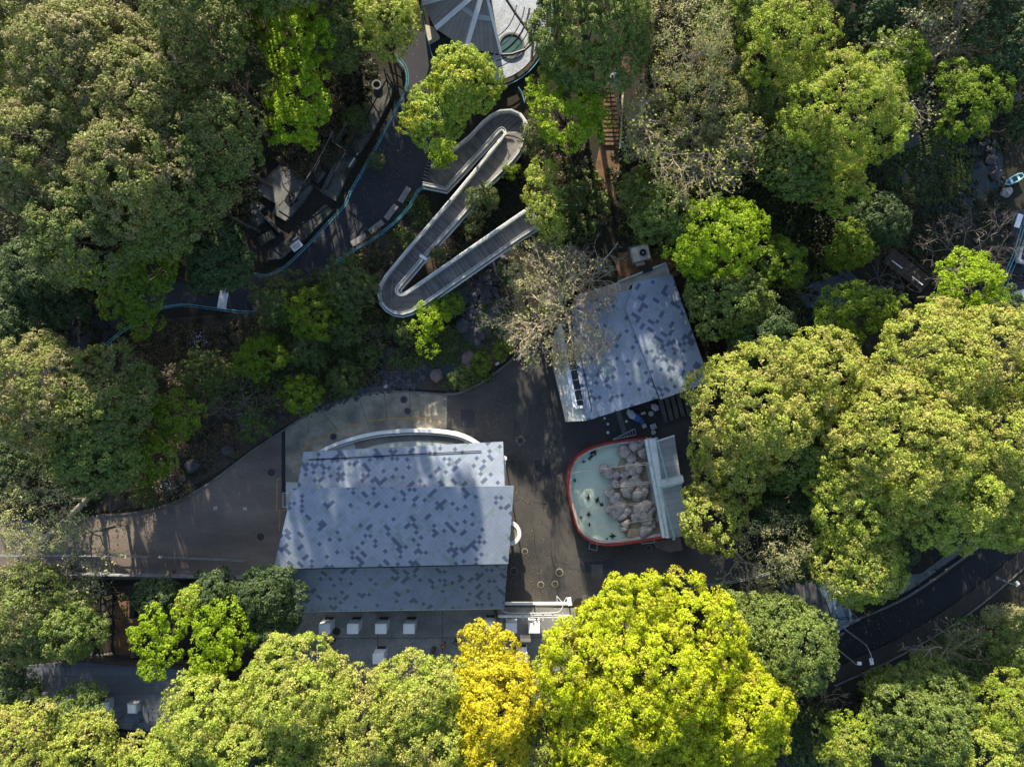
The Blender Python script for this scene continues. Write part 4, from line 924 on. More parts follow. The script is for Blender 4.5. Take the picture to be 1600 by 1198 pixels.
for q, d, rz, zz, lab in (((402, 345), (1.6, 1.0), 40, .5, 'broken grey slab at the left of the pale pen terrace'), ((470, 300), (.35, 2.6), -42, .9, 'low dark wall dividing the pens'), ((416, 372), (1.8, .9), 30, .3, 'mossy slab in the lowest pen'),
                          ((428, 352), (.3, 2.2), 44, .8, 'low wall below the pale terrace'), ((498, 275), (1.4, .8), 52, .4, 'grey block at the inner side of the long ledge'), ((536, 205), (.3, 3.2), -30, .8, 'thin wall behind the long ledge'), ((392, 300), (1.2, .9), 20, .6, 'pale square block at the top left of the pen')):
    tag(boxed := MB().box(P(q[0], q[1], zz/2+.02), (d[0], d[1], zz), R(rz)).build('concrete_block', M['pen'] if 'pale' not in lab[:5] else M['concrete'], None, False, .03), lab, 'block')
t = thing('feeding_trough', 'pale round feeding trough with a knot in the upper pen', 'trough', P(590, 136))
MB().ring(P(590, 136), .35, .5, .3, .6, 20).build('rim', M['concrete'], t); MB().cyl(P(590, 136), .36, .3, .4, 16).build('bowl', M['iron'], t)

# ================================================================== CONICAL ROOF AND SEAL ENCLOSURE (top)
c = P(755, 20); av = thing('conical_pavilion', 'pavilion with ribbed brown grey conical roof and white ribs at the top edge', 'building', (c.x, c.y, 0))
ap = (757, -22, 6.2)
ring_ = [(640, -60), (660, 4), (680, 44), (728, 76), (783, 84), (772, -10)]
ra = planks('roof_panel_sheet', (.21, .19, .175), (.14, .128, .12), .45, R(55), .5, .08); rb_ = planks('roof_panel_sheet', (.21, .19, .175), (.14, .128, .12), .45, R(70), .5, .08); rc_ = planks('roof_panel_sheet', (.21, .19, .175), (.14, .128, .12), .45, R(84), .5, .08)
for k, mt in zip(range(4), (ra, ra, rb_, rc_)):
    mt2 = planks('roof_panel_sheet', (.27, .245, .225), (.175, .16, .15), .42, [R(-20), R(-52), R(-25), R(3)][k], .5, .08)
    a, b = ring_[k], ring_[k+1]
    roof_part('roof', [(ap[0], ap[1], ap[2]), (a[0], a[1], 4.2), (b[0], b[1], 4.2)], av, mt2, .1)
for q in ring_[1:5]:
    MB().ribbon([P(ap[0], ap[1], 6.28), P(q[0], q[1], 4.28)], .46 if q[0] != 783 else .26, .12).build('rib', M['white'], av)
wallbox([(660, -20, 3.5), (700, 40, 3.5), (770, 62, 3.5), (765, -40, 3.5)], 0, 4.1, 'wall', 'darkbrown', av)
for (f0, f1) in ((.45, .53),):
    mb = MB()
    for a, b in ((ring_[2], ring_[3]), (ring_[3], ring_[4])):
        A0, A1, B0, B1 = [P(ap[0]+(q[0]-ap[0])*f, ap[1]+(q[1]-ap[1])*f, 6.2-2.0*f+.06) for q in (a, b) for f in (f0, f1)]
        mb.add([A0, A1, B1, B0, A0-Vector((0, 0, .04)), A1-Vector((0, 0, .04)), B1-Vector((0, 0, .04)), B0-Vector((0, 0, .04))], [(0, 1, 2, 3), (7, 6, 5, 4), (0, 4, 5, 1), (1, 5, 6, 2), (2, 6, 7, 3), (3, 7, 4, 0)])
    mb.build('roof_light', M['steel'], av)
mb = MB(); mb.prism([tuple(P(a, b, .8)[:2]) for a, b in ((663, 38), (676, 42), (686, 55), (670, 64), (664, 50))], 0, .8); tag(mb.build('plinth', M['cream']), 'small cream plinth beside the left corner of the conical roof', 'plinth')
c = P(800, 60); se = thing('round_enclosure', 'round concrete enclosure with a small green pool inside black curved cage ribs', 'enclosure', (c.x, c.y, 0))
cc2 = (770, 20); fl = [(cc2[0]+108*math.cos(R(a))*.78, cc2[1]+108*math.sin(R(a))) for a in range(-60, 100, 8)]
M['encl'] = surf('pale_blue_concrete', (.40, .44, .50), (.30, .32, .35), .5, .8, .15, 6)
mb = MB(); mb.prism([tuple(P(a, b)[:2]) for a, b in fl+[(760, 100), (760, -60)]], 0, .4); mb.build('floor', M['encl'], se)
MB().ring(P(799, 72, .4), 1.15, 1.35, .38, .56, 32).build('pool_rim', M['concrete'], se)
mb = MB(); mb.cyl(P(799, 72, .4), 1.16, .3, .46, 32); mb.build('pool_water', surf('green_pool_water', (.07, .13, .13), (.05, .10, .10), .8, .12, .02, 3), se)
for rr_, zz, r_ in ((66, 2.6, .05), (82, 2.5, .05), (92, 2.2, .10), (102, 1.8, .05), (112, 1.4, .05)):
    mb = MB(); mb.tube([P(755+rr_*math.cos(R(a))*.80, -3+rr_*math.sin(R(a)), zz) for a in range(10, 78, 5)], r_, 6); mb.build('cage_hoop', M['black'], se)
for pts in ([(789, -4), (806, 22), (822, 44), (830, 55), (833, 68), (831, 85), (831, 95)], [(784, 86), (800, 85), (820, 78), (832, 67)]):
    mb = MB(); mb.tube(PL(pts, 3.0), .13, 8); mb.build('cage_rib', M['black'], se)
mb = MB(); mb.tube([P(cc2[0]+116*math.cos(R(a))*.80, cc2[1]+116*math.sin(R(a)), .9) for a in range(-40, 95, 6)], .05, 6); mb.build('outer_rail', M['teal'], se)
mb = MB(); mb.ribbon([P(cc2[0]+110*math.cos(R(a))*.79, cc2[1]+110*math.sin(R(a)), .5) for a in range(-50, 95, 6)], .35, .5); mb.build('outer_kerb', M['darkbrown'], se)
fence('railing', 'teal railing running down from the round enclosure', [(810, 136), (816, 146), (820, 158)])

# ================================================================== STAIR PATH, GATE, TERRACE
c = P(957, 130, 2.6); gp = thing('gatehouse', 'small cream gate roof at the head of the brown path', 'gate', (c.x, c.y, 0))
mb = MB(); mb.prism([tuple(P(a, b, 2.6)[:2]) for a, b in ((950, 120), (962, 113), (972, 132), (966, 142), (958, 134), (950, 134))], 2.4, 2.6); mb.build('roof', M['cream'], gp)
mb = MB(); mb.box(P(957, 118, 2.75), (.8, .5, .25), R(10)); mb.build('roof_ridge', M['white'], gp)
for q in ((952, 130), (968, 136)): MB().tube([P(*q, 2.4), P(*q, 0)], .09, 6).build('post', M['white'], gp)
stp = thing('stairs', 'brown stone steps of the narrow path between the trees', 'stairs', P(954, 170))
for i in range(14):
    y0 = 138+i*6.6; MB().box(P(951+i*.35, y0, .08+.03*(14-i)), (.8+.09*i, .40, .16+.06*(14-i))).build('step', M['earthpath'], stp)
# gate of the terrace
c = P(838, 950, 2.2); gt = thing('entrance_gate', 'white double gate frame with arched wires at the south end of the yard', 'gate', (c.x, c.y, 0))
MB().ribbon([P(788, 943, 2.0), P(893, 943, 2.0)], .26, .2).build('beam', M['white'], gt)
MB().ribbon([P(778, 963, 2.2), P(890, 963, 2.2)], .24, .2).build('beam', M['white'], gt)
MB().ribbon([P(889, 934, 2.4), P(891, 946, 2.4)], .42, .2).build('end_beam', M['white'], gt)
for k in range(6): MB().ribbon([P(802+k*15.5, 958, 2.25), P(802+k*15.5, 970, 2.25)], .10, .14).build('bracket', M['offwhite'], gt)
mb = MB(); mb.tube(curve([P(782, 951, 2.3), P(792, 957, 2.3), P(815, 957.5, 2.3), P(850, 957.5, 2.3), P(872, 956, 2.3), P(879, 948, 2.3), P(879, 944, 2.3)], 5), .05, 6); mb.build('curved_rail', M['offwhite'], gt)
for a, b in (((870, 931), (880, 942)), ((880, 942), (885, 933)), ((870, 931), (871, 943)), ((886, 933), (887, 943))): MB().tube([P(*a, 1.9), P(*b, 1.9)], .03, 5).build('brace', M['white'], gt)
for q in ((790, 943), (889, 943), (780, 963), (889, 963), (838, 963), (834, 943)): MB().tube([P(*q, 2.1), P(*q, 0)], .08, 8).build('post', M['white'], gt)
# white pillars
def pillar(q, lab, group='white ticket pillars on the terrace', first=[None]):
    c = P(q[0], q[1], 2.0)
    if first[0] is None:
        t = thing('ticket_pillar', lab, 'pillar', (c.x, c.y, 0), group)
        MB().box((c.x, c.y, 1.02), (1.10, .95, 1.96)).build('body', M['white'], t, False, .02)
        MB().box((c.x, c.y, 2.03), (1.14, 1.0, .05)).build('cap', M['white'], t, False, .01)
        MB().box((c.x+.02, c.y+.495, .36), (.92, .03, .66)).build('dark_window', M['glass'], t)
        first[0] = t
    else:
        t = copy_tree(first[0]); t.location = (c.x, c.y, 0); t['label'] = lab; t['group'] = group
    return t
for q, lab in [((507, 982), 'white pillar furthest left on the terrace, partly under leaves'), ((551, 982), 'second white pillar from the left on the terrace'), ((595, 982), 'third white pillar from the left on the terrace'),
               ((639, 982), 'fourth white pillar from the left, on open terrace paving'), ((765, 979), 'white pillar hidden behind golden leaves left of the gate'), ((799, 981), 'bright white pillar under the left of the gate beam'),
               ((835, 981), 'bright sunlit white pillar below the middle of the gate'), ((591, 1029), 'pale pillar in the gap between the big trees'), ((815, 1026), 'white pillar beside the golden foliage below the gate')]:
    pillar(q, lab)
mb = MB()
for a, b in (((470, 997), (790, 996)), ((590, 955), (590, 1030)), ((691, 955), (691, 1030)), ((780, 996), (900, 996))): mb.ribbon(PL([a, b], .046), .05, .004)
tag(mb.build('paving_joint', M['iron']), kind='structure')

# ================================================================== PEOPLE
def person(q, rz, lab, top, legs_, hairm='hair', arms='down', stride=.15, z=0.0, bag=None):
    c = P(*q); t = thing('person', lab, 'person', (c.x, c.y, z), None, rz)
    sh, hp = 1.42, .95
    if arms == 'down': el = ((-.24, .02, 1.14), (.24, .02, 1.14)); ha = ((-.25, .12, .90), (.25, .12, .90))
    elif arms == 'phone': el = ((-.25, .08, 1.16), (.25, .08, 1.16)); ha = ((-.07, .32, 1.28), (.07, .32, 1.28))
    else: el = ((-.26, .05, 1.14), (.26, .12, 1.18)); ha = ((-.24, .26, 1.02), (.20, .38, 1.12))
    V = [(0, 0, hp), (0, 0, 1.18), (0, 0, sh-.02), (0, .01, 1.50), (0, .03, 1.60), (0, .035, 1.70)]; Rr = [.135, .125, .12, .055, .092, .075]
    E = [(0, 1), (1, 2), (2, 3), (3, 4), (4, 5)]
    V.append((0, .135, 1.60)); Rr.append(.016); E.append((4, len(V)-1))              # nose
    for sg in (-1, 1): V.append((sg*.095, .02, 1.60)); Rr.append(.016); E.append((4, len(V)-1))  # ears
    for i, sg in enumerate((-1, 1)):
        a = len(V); V += [(sg*.17, 0, sh-.04), el[i], ha[i]]; Rr += [.062, .042, .030]; E += [(2, a), (a, a+1), (a+1, a+2)]
        d = (Vector(ha[i])-Vector(el[i])).normalized(); s2_ = d.cross(Vector((0, 0, 1))).normalized() if abs(d.z) < .9 else Vector((0, 1, 0)); s2_ = s2_*(-sg)
        pm = Vector(ha[i])+d*.06; V.append(tuple(pm)); Rr.append(.026); pi = len(V)-1; E.append((a+2, pi))
        for f in range(4):
            ln = (.075, .085, .08, .06)[f]; o0 = pm+d*.035+s2_*(f-1.5)*.019; o1 = o0+d*ln*.5; o2 = o1+(d*.8+Vector((0, .3, -.3))).normalized()*ln*.5
            b = len(V); V += [tuple(o0), tuple(o1), tuple(o2)]; Rr += [.009, .0085, .007]; E += [(pi, b), (b, b+1), (b+1, b+2)]
        th = Vector(ha[i])+d*.03-s2_*.035; b = len(V); V += [tuple(th), tuple(th+d*.04-s2_*.015)]; Rr += [.010, .009]; E += [(a+2, b), (b, b+1)]
        k = len(V); st = stride*sg
        V += [(sg*.09, 0, hp-.06), (sg*.10, st*.6+.02, .50), (sg*.10, st-.02, .09), (sg*.11, st+.15, .05)]; Rr += [.088, .058, .040, .038]; E += [(0, k), (k, k+1), (k+1, k+2), (k+2, k+3)]
    def mk(name, idx_v, idx_e, rad, mat, root=0, sub=1):
        me = bpy.data.meshes.new(name); me.from_pydata(idx_v, idx_e, []); o = bpy.data.objects.new(name, me); C.objects.link(o); o.parent = t
        md = o.modifiers.new('skin', 'SKIN'); md.use_smooth_shade = True
        if not me.skin_vertices:
            bm = bmesh.new(); bm.from_mesh(me); bm.verts.layers.skin.verify(); bm.to_mesh(me); bm.free()
        for i, r in enumerate(rad):
            me.skin_vertices[0].data[i].radius = (r, r); me.skin_vertices[0].data[i].use_root = (i == root)
        sb = o.modifiers.new('sub', 'SUBSURF'); sb.levels = sub; sb.render_levels = sub
        me.materials.append(M[mat]); return o
    mk('body', V, E, Rr, 'skin')
    tv = [(0, 0, hp+.0), (0, 0, 1.2), (0, 0, sh), (-.17, 0, sh-.03), el[0], (.17, 0, sh-.03), el[1], tuple((Vector(el[0])*.4+Vector(ha[0])*.6)), tuple((Vector(el[1])*.4+Vector(ha[1])*.6))]
    mk('shirt', tv, [(0, 1), (1, 2), (2, 3), (3, 4), (2, 5), (5, 6), (4, 7), (6, 8)], [.16, .15, .145, .085, .06, .085, .06, .05, .05], top)
    lv = [(0, 0, hp+.03)]; le = []; lr = [.15]
    for sg in (-1, 1):
        k = len(lv); st = stride*sg; lv += [(sg*.09, 0, hp-.06), (sg*.10, st*.6+.02, .50), (sg*.10, st-.02, .12)]; lr += [.105, .075, .06]; le += [(0, k), (k, k+1), (k+1, k+2)]
    mk('trousers', lv, le, lr, legs_)
    mk('hair', [(0, -.03, 1.60), (0, -.005, 1.69), (0, .03, 1.725)], [(0, 1), (1, 2)], [.098, .098, .075], hairm)
    if bag:
        MBb = MB(); lc = parent_loc(t)
        o = MB().box(lc+Vector((0, -.24, 1.2)), (.32, .18, .44)).build('backpack', M[bag], t, False, .04)
    return t
person((694, 1003), R(0), 'person in a dark top holding something up, left of two on the terrace', 'browncloth', 'darkcloth', arms='phone')
person((714, 996), R(170), 'person in black standing right of the other on the terrace', 'darkcloth', 'darkcloth', arms='fwd', stride=.08)
person((963, 166), R(180), 'person in cream clothes walking on the brown stair path', 'creamcloth', 'creamcloth', stride=.25, z=.35)
person((1594, 438), R(200), 'person in a blue and white shirt at the far right edge', 'bluetop', 'darkcloth')
person((1598, 428), R(150), 'person in a tan hat at the far right edge', 'browncloth', 'darkcloth', 'tan')

# ================================================================== RIGHT EDGE
c = P(1592, 345, 1.2); t = thing('notice_board', 'white board lying tilted at the far right edge', 'sign', (c.x, c.y, 0))
MB().box((c.x, c.y, 1.2), (.55, 1.4, .06), R(-18)).build('panel', M['white'], t, False, .01); MB().tube([(c.x, c.y, 1.17), (c.x, c.y, 0)], .05, 6).build('post', M['steel'], t)
c = P(1593, 461, .8); t = thing('folding_table', 'pale grey folding table at the far right edge', 'table', (c.x, c.y, 0))
MB().box((c.x, c.y, .78), (1.5, .95, .05), R(12)).build('tabletop', M['encl'], t, False, .01)
for a, b in ((-.6, -.35), (.6, -.35), (.6, .35), (-.6, .35)): MB().tube([(c.x+a, c.y+b, .76), (c.x+a, c.y+b, 0)], .03, 6).build('leg', M['steel'], t)
c = P(1602, 398, 1.0); t = thing('golf_cart', 'white cart with rounded ends cut off by the right edge', 'cart', (c.x, c.y, 0))
mb = MB(); mb.box((c.x, c.y, .75), (1.1, 1.7, .7), R(-15)); mb.build('body', M['white'], t, False, .16)
mb = MB(); mb.box((c.x, c.y, 1.12), (.8, 1.2, .06), R(-15)); mb.build('windscreen', M['glass'], t, False, .02)
for a, b in ((-.45, -.6), (.45, -.6), (.45, .6), (-.45, .6)): MB().tube([(c.x+a-.06, c.y+b, .25), (c.x+a+.06, c.y+b, .25)], .25, 16).build('wheel', M['black'], t)
c = P(1583, 281, .3); t = thing('rowing_boat', 'small teal rowing boat drawn up beside the pond', 'boat', (c.x, c.y, .2))
bt = [(-1.35, 0), (-.9, .34), (0, .45), (.8, .4), (1.2, .25), (1.2, -.25), (.8, -.4), (0, -.45), (-.9, -.34)]; bt = [(x*.8, y*.75) for x, y in bt]; an = R(28)
def rot2(x, y): return Vector((c.x+x*math.cos(an)-y*math.sin(an), c.y+x*math.sin(an)+y*math.cos(an), 0))
mb = MB(); n = len(bt); vs = [rot2(x, y)+Vector((0, 0, .55)) for x, y in bt]+[rot2(x*.8, y*.6)+Vector((0, 0, .15)) for x, y in bt]
mb.add(vs, [(i, (i+1) % n, n+(i+1) % n, n+i) for i in range(n)]+[tuple(range(2*n-1, n-1, -1))]); mb.build('hull', M['teal'], t)
MB().ribbon([rot2(x, y)+Vector((0, 0, .57)) for x, y in bt], .09, .05, closed=True).build('gunwale', M['palegreen'], t)
for x in (-.3, .5): MB().box(rot2(x, 0)+Vector((0, 0, .45)), (.22, .72, .04), an).build('seat', M['white'], t)
mb = MB(); mb.ribbon(PL([(1578, 160), (1606, 140)], .5), 1.0, .1); mb.ribbon(PL([(1578, 160), (1606, 140)], .6), .1, .2, .5); tag(mb.build('footbridge', M['greypath']), 'end of a grey plank footbridge at the top right edge', 'bridge')
br = thing('footbridge', 'dark timber footbridge with white handrails over the narrow stream', 'bridge', P(1418, 425))
MB().ribbon([P(1388, 398, .9), P(1448, 446, .9)], 1.7, .2).build('deck', M['darkbrown'], br)
for a, b in (((1394, 407), (1410, 419)), ((1426, 432), (1442, 445))): MB().ribbon([P(*a, 1.7), P(*b, 1.7)], .10, .08).build('handrail', M['white'], br)
for a in ((1394, 407), (1410, 419), (1426, 432), (1442, 445)): MB().tube([P(*a, 1.65), P(*a, .85)], .04, 5).build('post', M['white'], br)
MB().ribbon([P(1408, 390, 1.6), P(1456, 430, 1.6)], .08, .08).build('handrail', M['darkbrown'], br)
tag(MB().box(P(1362, 62, 1.0), (1.8, .12, .12), R(3)).build('rail', M['encl']), 'short pale blue rail lying in the top right woods', 'rail')

# street lamps
def lamp(base, mid, head, lab, h=6.0, arm=True):
    t = thing('street_lamp', lab, 'street lamp', P(*base), 'street lamps beside the service road')
    b = P(*base); top = P(*mid, h)
    MB().tube([b, Vector((b.x, b.y, h*.5)), Vector((b.x, b.y, h))], [.09, .075, .05], 8).build('pole', M['steel'], t)
    hd = P(*head, h+.5)
    if arm: MB().tube(curve([Vector((b.x, b.y, h-.05)), (Vector((b.x, b.y, h+.35))+hd)/2+Vector((0, 0, .2)), hd], 4), .04, 6).build('arm', M['steel'], t)
    d = Vector((hd.x-b.x, hd.y-b.y, 0)); a = math.atan2(d.y, d.x) if d.length > .3 else 0
    MB().box(hd, (.62, .34, .14) if arm else (.4, .3, .14), a).build('lamp_head', M['white'], t, False, .03)
    MB().cyl(b, .16, 0, .3, 12).build('base', M['steel'], t)
lamp((1306, 972), (1340, 1000), (1362, 1033), 'street lamp with a curved arm reaching over the service road')
lamp((1287, 996), (1343, 1036), (1343, 1036), 'slender pole lamp standing left of the curved arm lamp', 6.6, False)
lamp((1556, 902), (1590, 911), (1590, 911), 'thin lamp at the right end of the service road', 3.0, False)
# blue checker paved triangle
M['check'] = tiles('checker_paving', R(20), 33, (.24, .30, .34), (.085, .13, .17), (.15, .20, .23), .8, .42)
mb = MB(); q = PL([(1277, 918), (1290, 935), (1308, 987), (1345, 968), (1320, 945), (1350, 930), (1290, 905)], .05)
mb.prism([tuple(p[:2]) for p in q], 0, .05); tag(mb.build('checker_paving', M['check']), kind='structure')
slab('pale_pavement', [(1400, 935), (1410, 900), (1440, 895), (1500, 850), (1530, 840), (1480, 880), (1440, 910)], .045, .1, 'concrete')
t = thing('steps', 'pale landing slabs between the checker paving and the road', 'steps', P(1300, 990))
for q, rz in (((1293, 978), 28), ((1285, 992), 5), ((1312, 992), 28)): MB().box(P(*q, .1), (1.1, .22, .12), R(rz)).build('step', M['kerb'], t, False, .01)
fence('railing', 'black railing along the pavement above the service road', [(1308, 968), (1350, 962), (1400, 938), (1440, 915), (1480, 885), (1530, 850)], mat='black', r=.04)
t = thing('notice_board', 'tiny white board on the guard rail near the bright tree', 'sign', P(1081, 929)); MB().box(P(1081, 929, 1.0), (.45, .3, .05)).build('panel', M['white'], t); MB().tube([P(1081, 929, .97), P(1081, 929, 0)], .03, 6).build('post', M['steel'], t)
tag(MB().box(P(777, 568, .2), (.42, .26, .3), R(30)).build('plant_label', M['offwhite'], None, False, .02), 'small pale plant label on the bank beside the asphalt', 'label')

# ================================================================== LOWER LEFT BUILDING AND YARD
c = P(160, 1090); lb_ = thing('flat_roof_building', 'low building with a dark blue grey flat roof and boxy skylights, lower left', 'building', (c.x, c.y, 0))
roof_part('roof', [(42, 1040, 3.2), (110, 1034, 3.2), (290, 1046, 3.2), (290, 1150, 3.2), (35, 1120, 3.2)], lb_, M['slab_roof'], .25)
wallbox([(46, 1044, 3), (286, 1050, 3), (286, 1146, 3), (40, 1116, 3)], 0, 2.9, 'wall', 'dark_concrete', lb_)
mb = MB(); mb.ribbon([P(110, 1031, 3.6), P(290, 1043, 3.6)], .35, .5); mb.build('parapet', M['darkbrown'], lb_)
for q in ((208, 1105), (166, 1101), (62, 1092)):
    cc3 = P(*q, 3.7); o = MB().box((cc3.x, cc3.y, 3.55), (.95, 1.0, .75)).build('skylight', M['steel'], lb_, False, .03)
    p2 = MB().box((cc3.x, cc3.y-.02, 3.96), (.72, .78, .06)).build('cover', M['white'], o, False, .01)
slab('enclosure_floor', [(110, 915), (400, 915), (330, 1030), (110, 1030)], .03, .3, 'darkbrown')
tag(MB().box(P(200, 985, .12), (2.6, 6.0, .1)).build('sandy_floor', M['earthpath']), kind='structure')
frame('dark timber frame of the narrow pen at the lower left', [[(157, 925), (155, 1022)], [(176, 925), (176, 1018)], [(157, 963), (187, 965)], [(157, 988), (187, 986)], [(155, 925), (190, 926)], [(157, 945), (176, 935)], [(157, 970), (176, 960)], [(157, 1000), (176, 992)], [(240, 922), (300, 923)]], 1.6, .09, posts=((157, 925), (155, 1022), (176, 925), (176, 1018)))
tag(MB().box(P(218, 942, 1.4), (.5, 2.2, 2.8)).build('pen_wall', M['black']), 'tall black panel standing upright in the lower left pen', 'panel')
for q, s_, lab in (((233, 923), (.5, .16), 'short white plank lying on the pen wall'), ((217, 929), (.3, .2), 'small bluish block at the top of the black panel'), ((170, 1022), (.9, .3), 'pale plank leaning below the timber pen'), ((140, 1020), (.6, .3), 'pale broken slab at the left foot of the pen')):
    cq = P(*q, 2.9 if q[1] < 935 else .25); tag(MB().box(cq, (s_[0], s_[1], .1), R(15)).build('plank', M['white'] if q[1] < 935 else M['cream'], None, False, .01), lab, 'plank')
mb = MB(); mb.ribbon(PL([(110, 1025), (160, 1028), (200, 1026), (235, 1020), (290, 1020)], .5), .5, .5); tag(mb.build('retaining_wall', M['rock']), 'low stone retaining wall between the pen and the flat roof', 'wall')

# ================================================================== ROCKS
for i, (q, r, ex, rz, mt, lab) in enumerate([
    ((733, 562), 1.45, .8, .4, 'redrock', 'reddish standing boulder beside the green pool of the stream'), ((724, 510), 1.3, .8, .5, 'rock', 'large purple grey boulder above the stream by the bright bush'),
    ((616, 554), 1.5, 1.5, .1, 'rock', 'wide grey boulder left of the stream pool'), ((683, 586), 1.1, 1.0, .4, 'redrock', 'rounded tan boulder just above the kerb'), ((660, 590), .6, 1.0, 0, 'rock', 'small boulder left of the tan rounded one'),
    ((752, 525), .8, .8, .9, 'rock', 'grey boulder right of the purple one'), ((745, 535), .6, .8, .5, 'redrock', 'small reddish boulder between two larger ones'), ((300, 728), 1.0, 1.3, .3, 'rock', 'rounded grey boulder in the dark bank above the brown path'),
    ((357, 704), .95, 1.2, -.3, 'rock', 'grey boulder under the twiggy shrub near the path bend'), ((285, 748), .55, 1, 0, 'rock', 'small stone beside the white flowers on the bank'), ((602, 604), .42, 1, 0, 'poolrock', 'small round pale stone lying at the kerb'),
    ((645, 552), .6, 1.1, .4, 'rock', 'small boulder touching the wide grey one'), ((590, 540), .55, 1.1, .4, 'rock', 'dark small boulder up from the wide grey one'), ((754, 433), .6, 1.2, .2, 'rock', 'grey stone high in the dry pebble bed'),
    ((1541, 183), .9, 1.4, .8, 'rock', 'long dark boulder at the pond head, top right'), ((1548, 250), .8, 1, .3, 'rock', 'boulder on the pond shore at the right'), ((1556, 274), .9, .8, .2, 'rock', 'grey boulder beside the teal boat'),
    ((1573, 300), .8, 1.1, .5, 'poolrock', 'pale boulder below the teal boat'), ((1420, 218), 1.3, 1.4, .4, 'rock', 'large pale boulder under the feathery tree by the pond'), ((470, 640), .6, 1.2, .6, 'rock', 'flat stone in the bank above the apron')]):
    tag(boulder('boulder', q, r*.2, r*.68, mt, None, 300+i, .75, ex, rz), lab, 'boulder', 'boulders along the rockery and pond')
rg = np.random.default_rng(77)
def stones(name, lab, regs, n, smin, smax, mat, seed):
    """river stones too many to count: one mesh of small faceted lumps"""
    r_ = random.Random(seed); mb = MB()
    ico = [(0, 0, 1), (.894, 0, .447), (.276, .851, .447), (-.724, .526, .447), (-.724, -.526, .447), (.276, -.851, .447), (.724, .526, -.447), (-.276, .851, -.447), (-.894, 0, -.447), (-.276, -.851, -.447), (.724, -.526, -.447), (0, 0, -1)]
    fc = [(0, 1, 2), (0, 2, 3), (0, 3, 4), (0, 4, 5), (0, 5, 1), (1, 6, 2), (2, 7, 3), (3, 8, 4), (4, 9, 5), (5, 10, 1), (6, 7, 2), (7, 8, 3), (8, 9, 4), (9, 10, 5), (10, 6, 1), (6, 11, 7), (7, 11, 8), (8, 11, 9), (9, 11, 10), (10, 11, 6)]
    for (x0, y0, x1, y1, wd) in regs:
        for _ in range(n):
            f = r_.random(); px = x0+(x1-x0)*f; py = y0+(y1-y0)*f; a = r_.gauss(0, wd*.5); b = r_.gauss(0, wd*.5)
            c = P(px+a, py+b, .05); s_ = r_.uniform(smin, smax)*(1 if r_.random() < .8 else 1.8)
            m = Matrix.Rotation(r_.uniform(0, 6), 3, 'Z') @ Matrix.Rotation(r_.gauss(0, .3), 3, 'X'); e = (r_.uniform(.8, 1.5), r_.uniform(.7, 1), r_.uniform(.5, .7))
            mb.add([c+m @ Vector((v[0]*e[0]*s_*r_.uniform(.85, 1.1), v[1]*e[1]*s_, v[2]*e[2]*s_)) for v in ico], fc)
    return tag(mb.build(name, M[mat]), lab, 'stones', None, 'stuff')
stones('river_stones', 'grey pebbles of the dry stream bed below the ramp', [(735, 500, 780, 410, 18), (700, 480, 745, 440, 20), (745, 540, 780, 470, 12)], 330, .10, .22, 'rock', 3)
stones('edge_stones', 'dark rubble along the upper side of the kerb', [(470, 645, 560, 612, 9), (560, 610, 660, 598, 8), (600, 585, 660, 570, 12), (640, 480, 590, 360, 9), (600, 500, 640, 520, 14), (740, 370, 640, 500, 14)], 170, .10, .24, 'rock', 4)
stones('bank_stones', 'small stones under the upper left trees beside the path', [(110, 495, 150, 480, 10), (1540, 200, 1560, 290, 9), (1330, 470, 1420, 450, 16)], 80, .10, .22, 'rock', 6)

# ================================================================== GROUND COVER (stuff)
def cover(name, label, regs, mat, n, size, hmax, seed, zb=0.0, rad=(.18, .55)):
    """regs: (px, py, rx, ry) ellipses in which low leaves grow in tufts"""
    rg = np.random.default_rng(seed); areas = np.array([r[2]*r[3] for r in regs], float); pr_ = areas/areas.sum()
    Vs = []
    cnt = int(n/30); idx = rg.choice(len(regs), cnt, p=pr_); R0 = np.array(regs, float)[idx]
    a = rg.uniform(0, 2*math.pi, cnt); d = np.sqrt(rg.uniform(size=cnt))
    px = R0[:, 0]+R0[:, 2]*d*np.cos(a); py = R0[:, 1]+R0[:, 3]*d*np.sin(a)
    cx = (px-800)*K; cy = (599-py)*K; cr = rg.uniform(rad[0], rad[1], cnt); zb_ = rg.uniform(0, 1, cnt)*zb; chh = rg.uniform(.1, hmax, cnt)
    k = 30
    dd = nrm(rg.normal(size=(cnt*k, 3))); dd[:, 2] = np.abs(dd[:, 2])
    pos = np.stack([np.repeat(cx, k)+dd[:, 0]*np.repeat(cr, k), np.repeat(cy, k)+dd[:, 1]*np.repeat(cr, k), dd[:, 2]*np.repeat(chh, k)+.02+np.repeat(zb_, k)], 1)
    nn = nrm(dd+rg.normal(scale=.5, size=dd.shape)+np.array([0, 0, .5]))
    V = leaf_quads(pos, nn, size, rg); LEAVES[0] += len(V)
    o = quads_mesh(name, V, LM[mat], rg.uniform(size=len(V)), np.repeat(rg.uniform(size=cnt), k))
    return tag(o, label, 'plants', None, 'stuff')
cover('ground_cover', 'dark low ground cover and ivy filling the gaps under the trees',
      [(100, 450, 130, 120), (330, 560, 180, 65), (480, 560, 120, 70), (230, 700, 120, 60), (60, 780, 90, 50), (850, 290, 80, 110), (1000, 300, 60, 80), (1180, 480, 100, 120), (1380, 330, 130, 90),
       (1400, 130, 120, 90), (1500, 400, 90, 120), (1460, 1130, 150, 70), (1280, 1150, 80, 50), (80, 950, 120, 70), (500, 130, 90, 110), (1560, 120, 60, 120), (770, 300, 50, 60), (330, 420, 60, 40), (430, 180, 60, 80)], 'ground', 150000, .10, .35, 91)
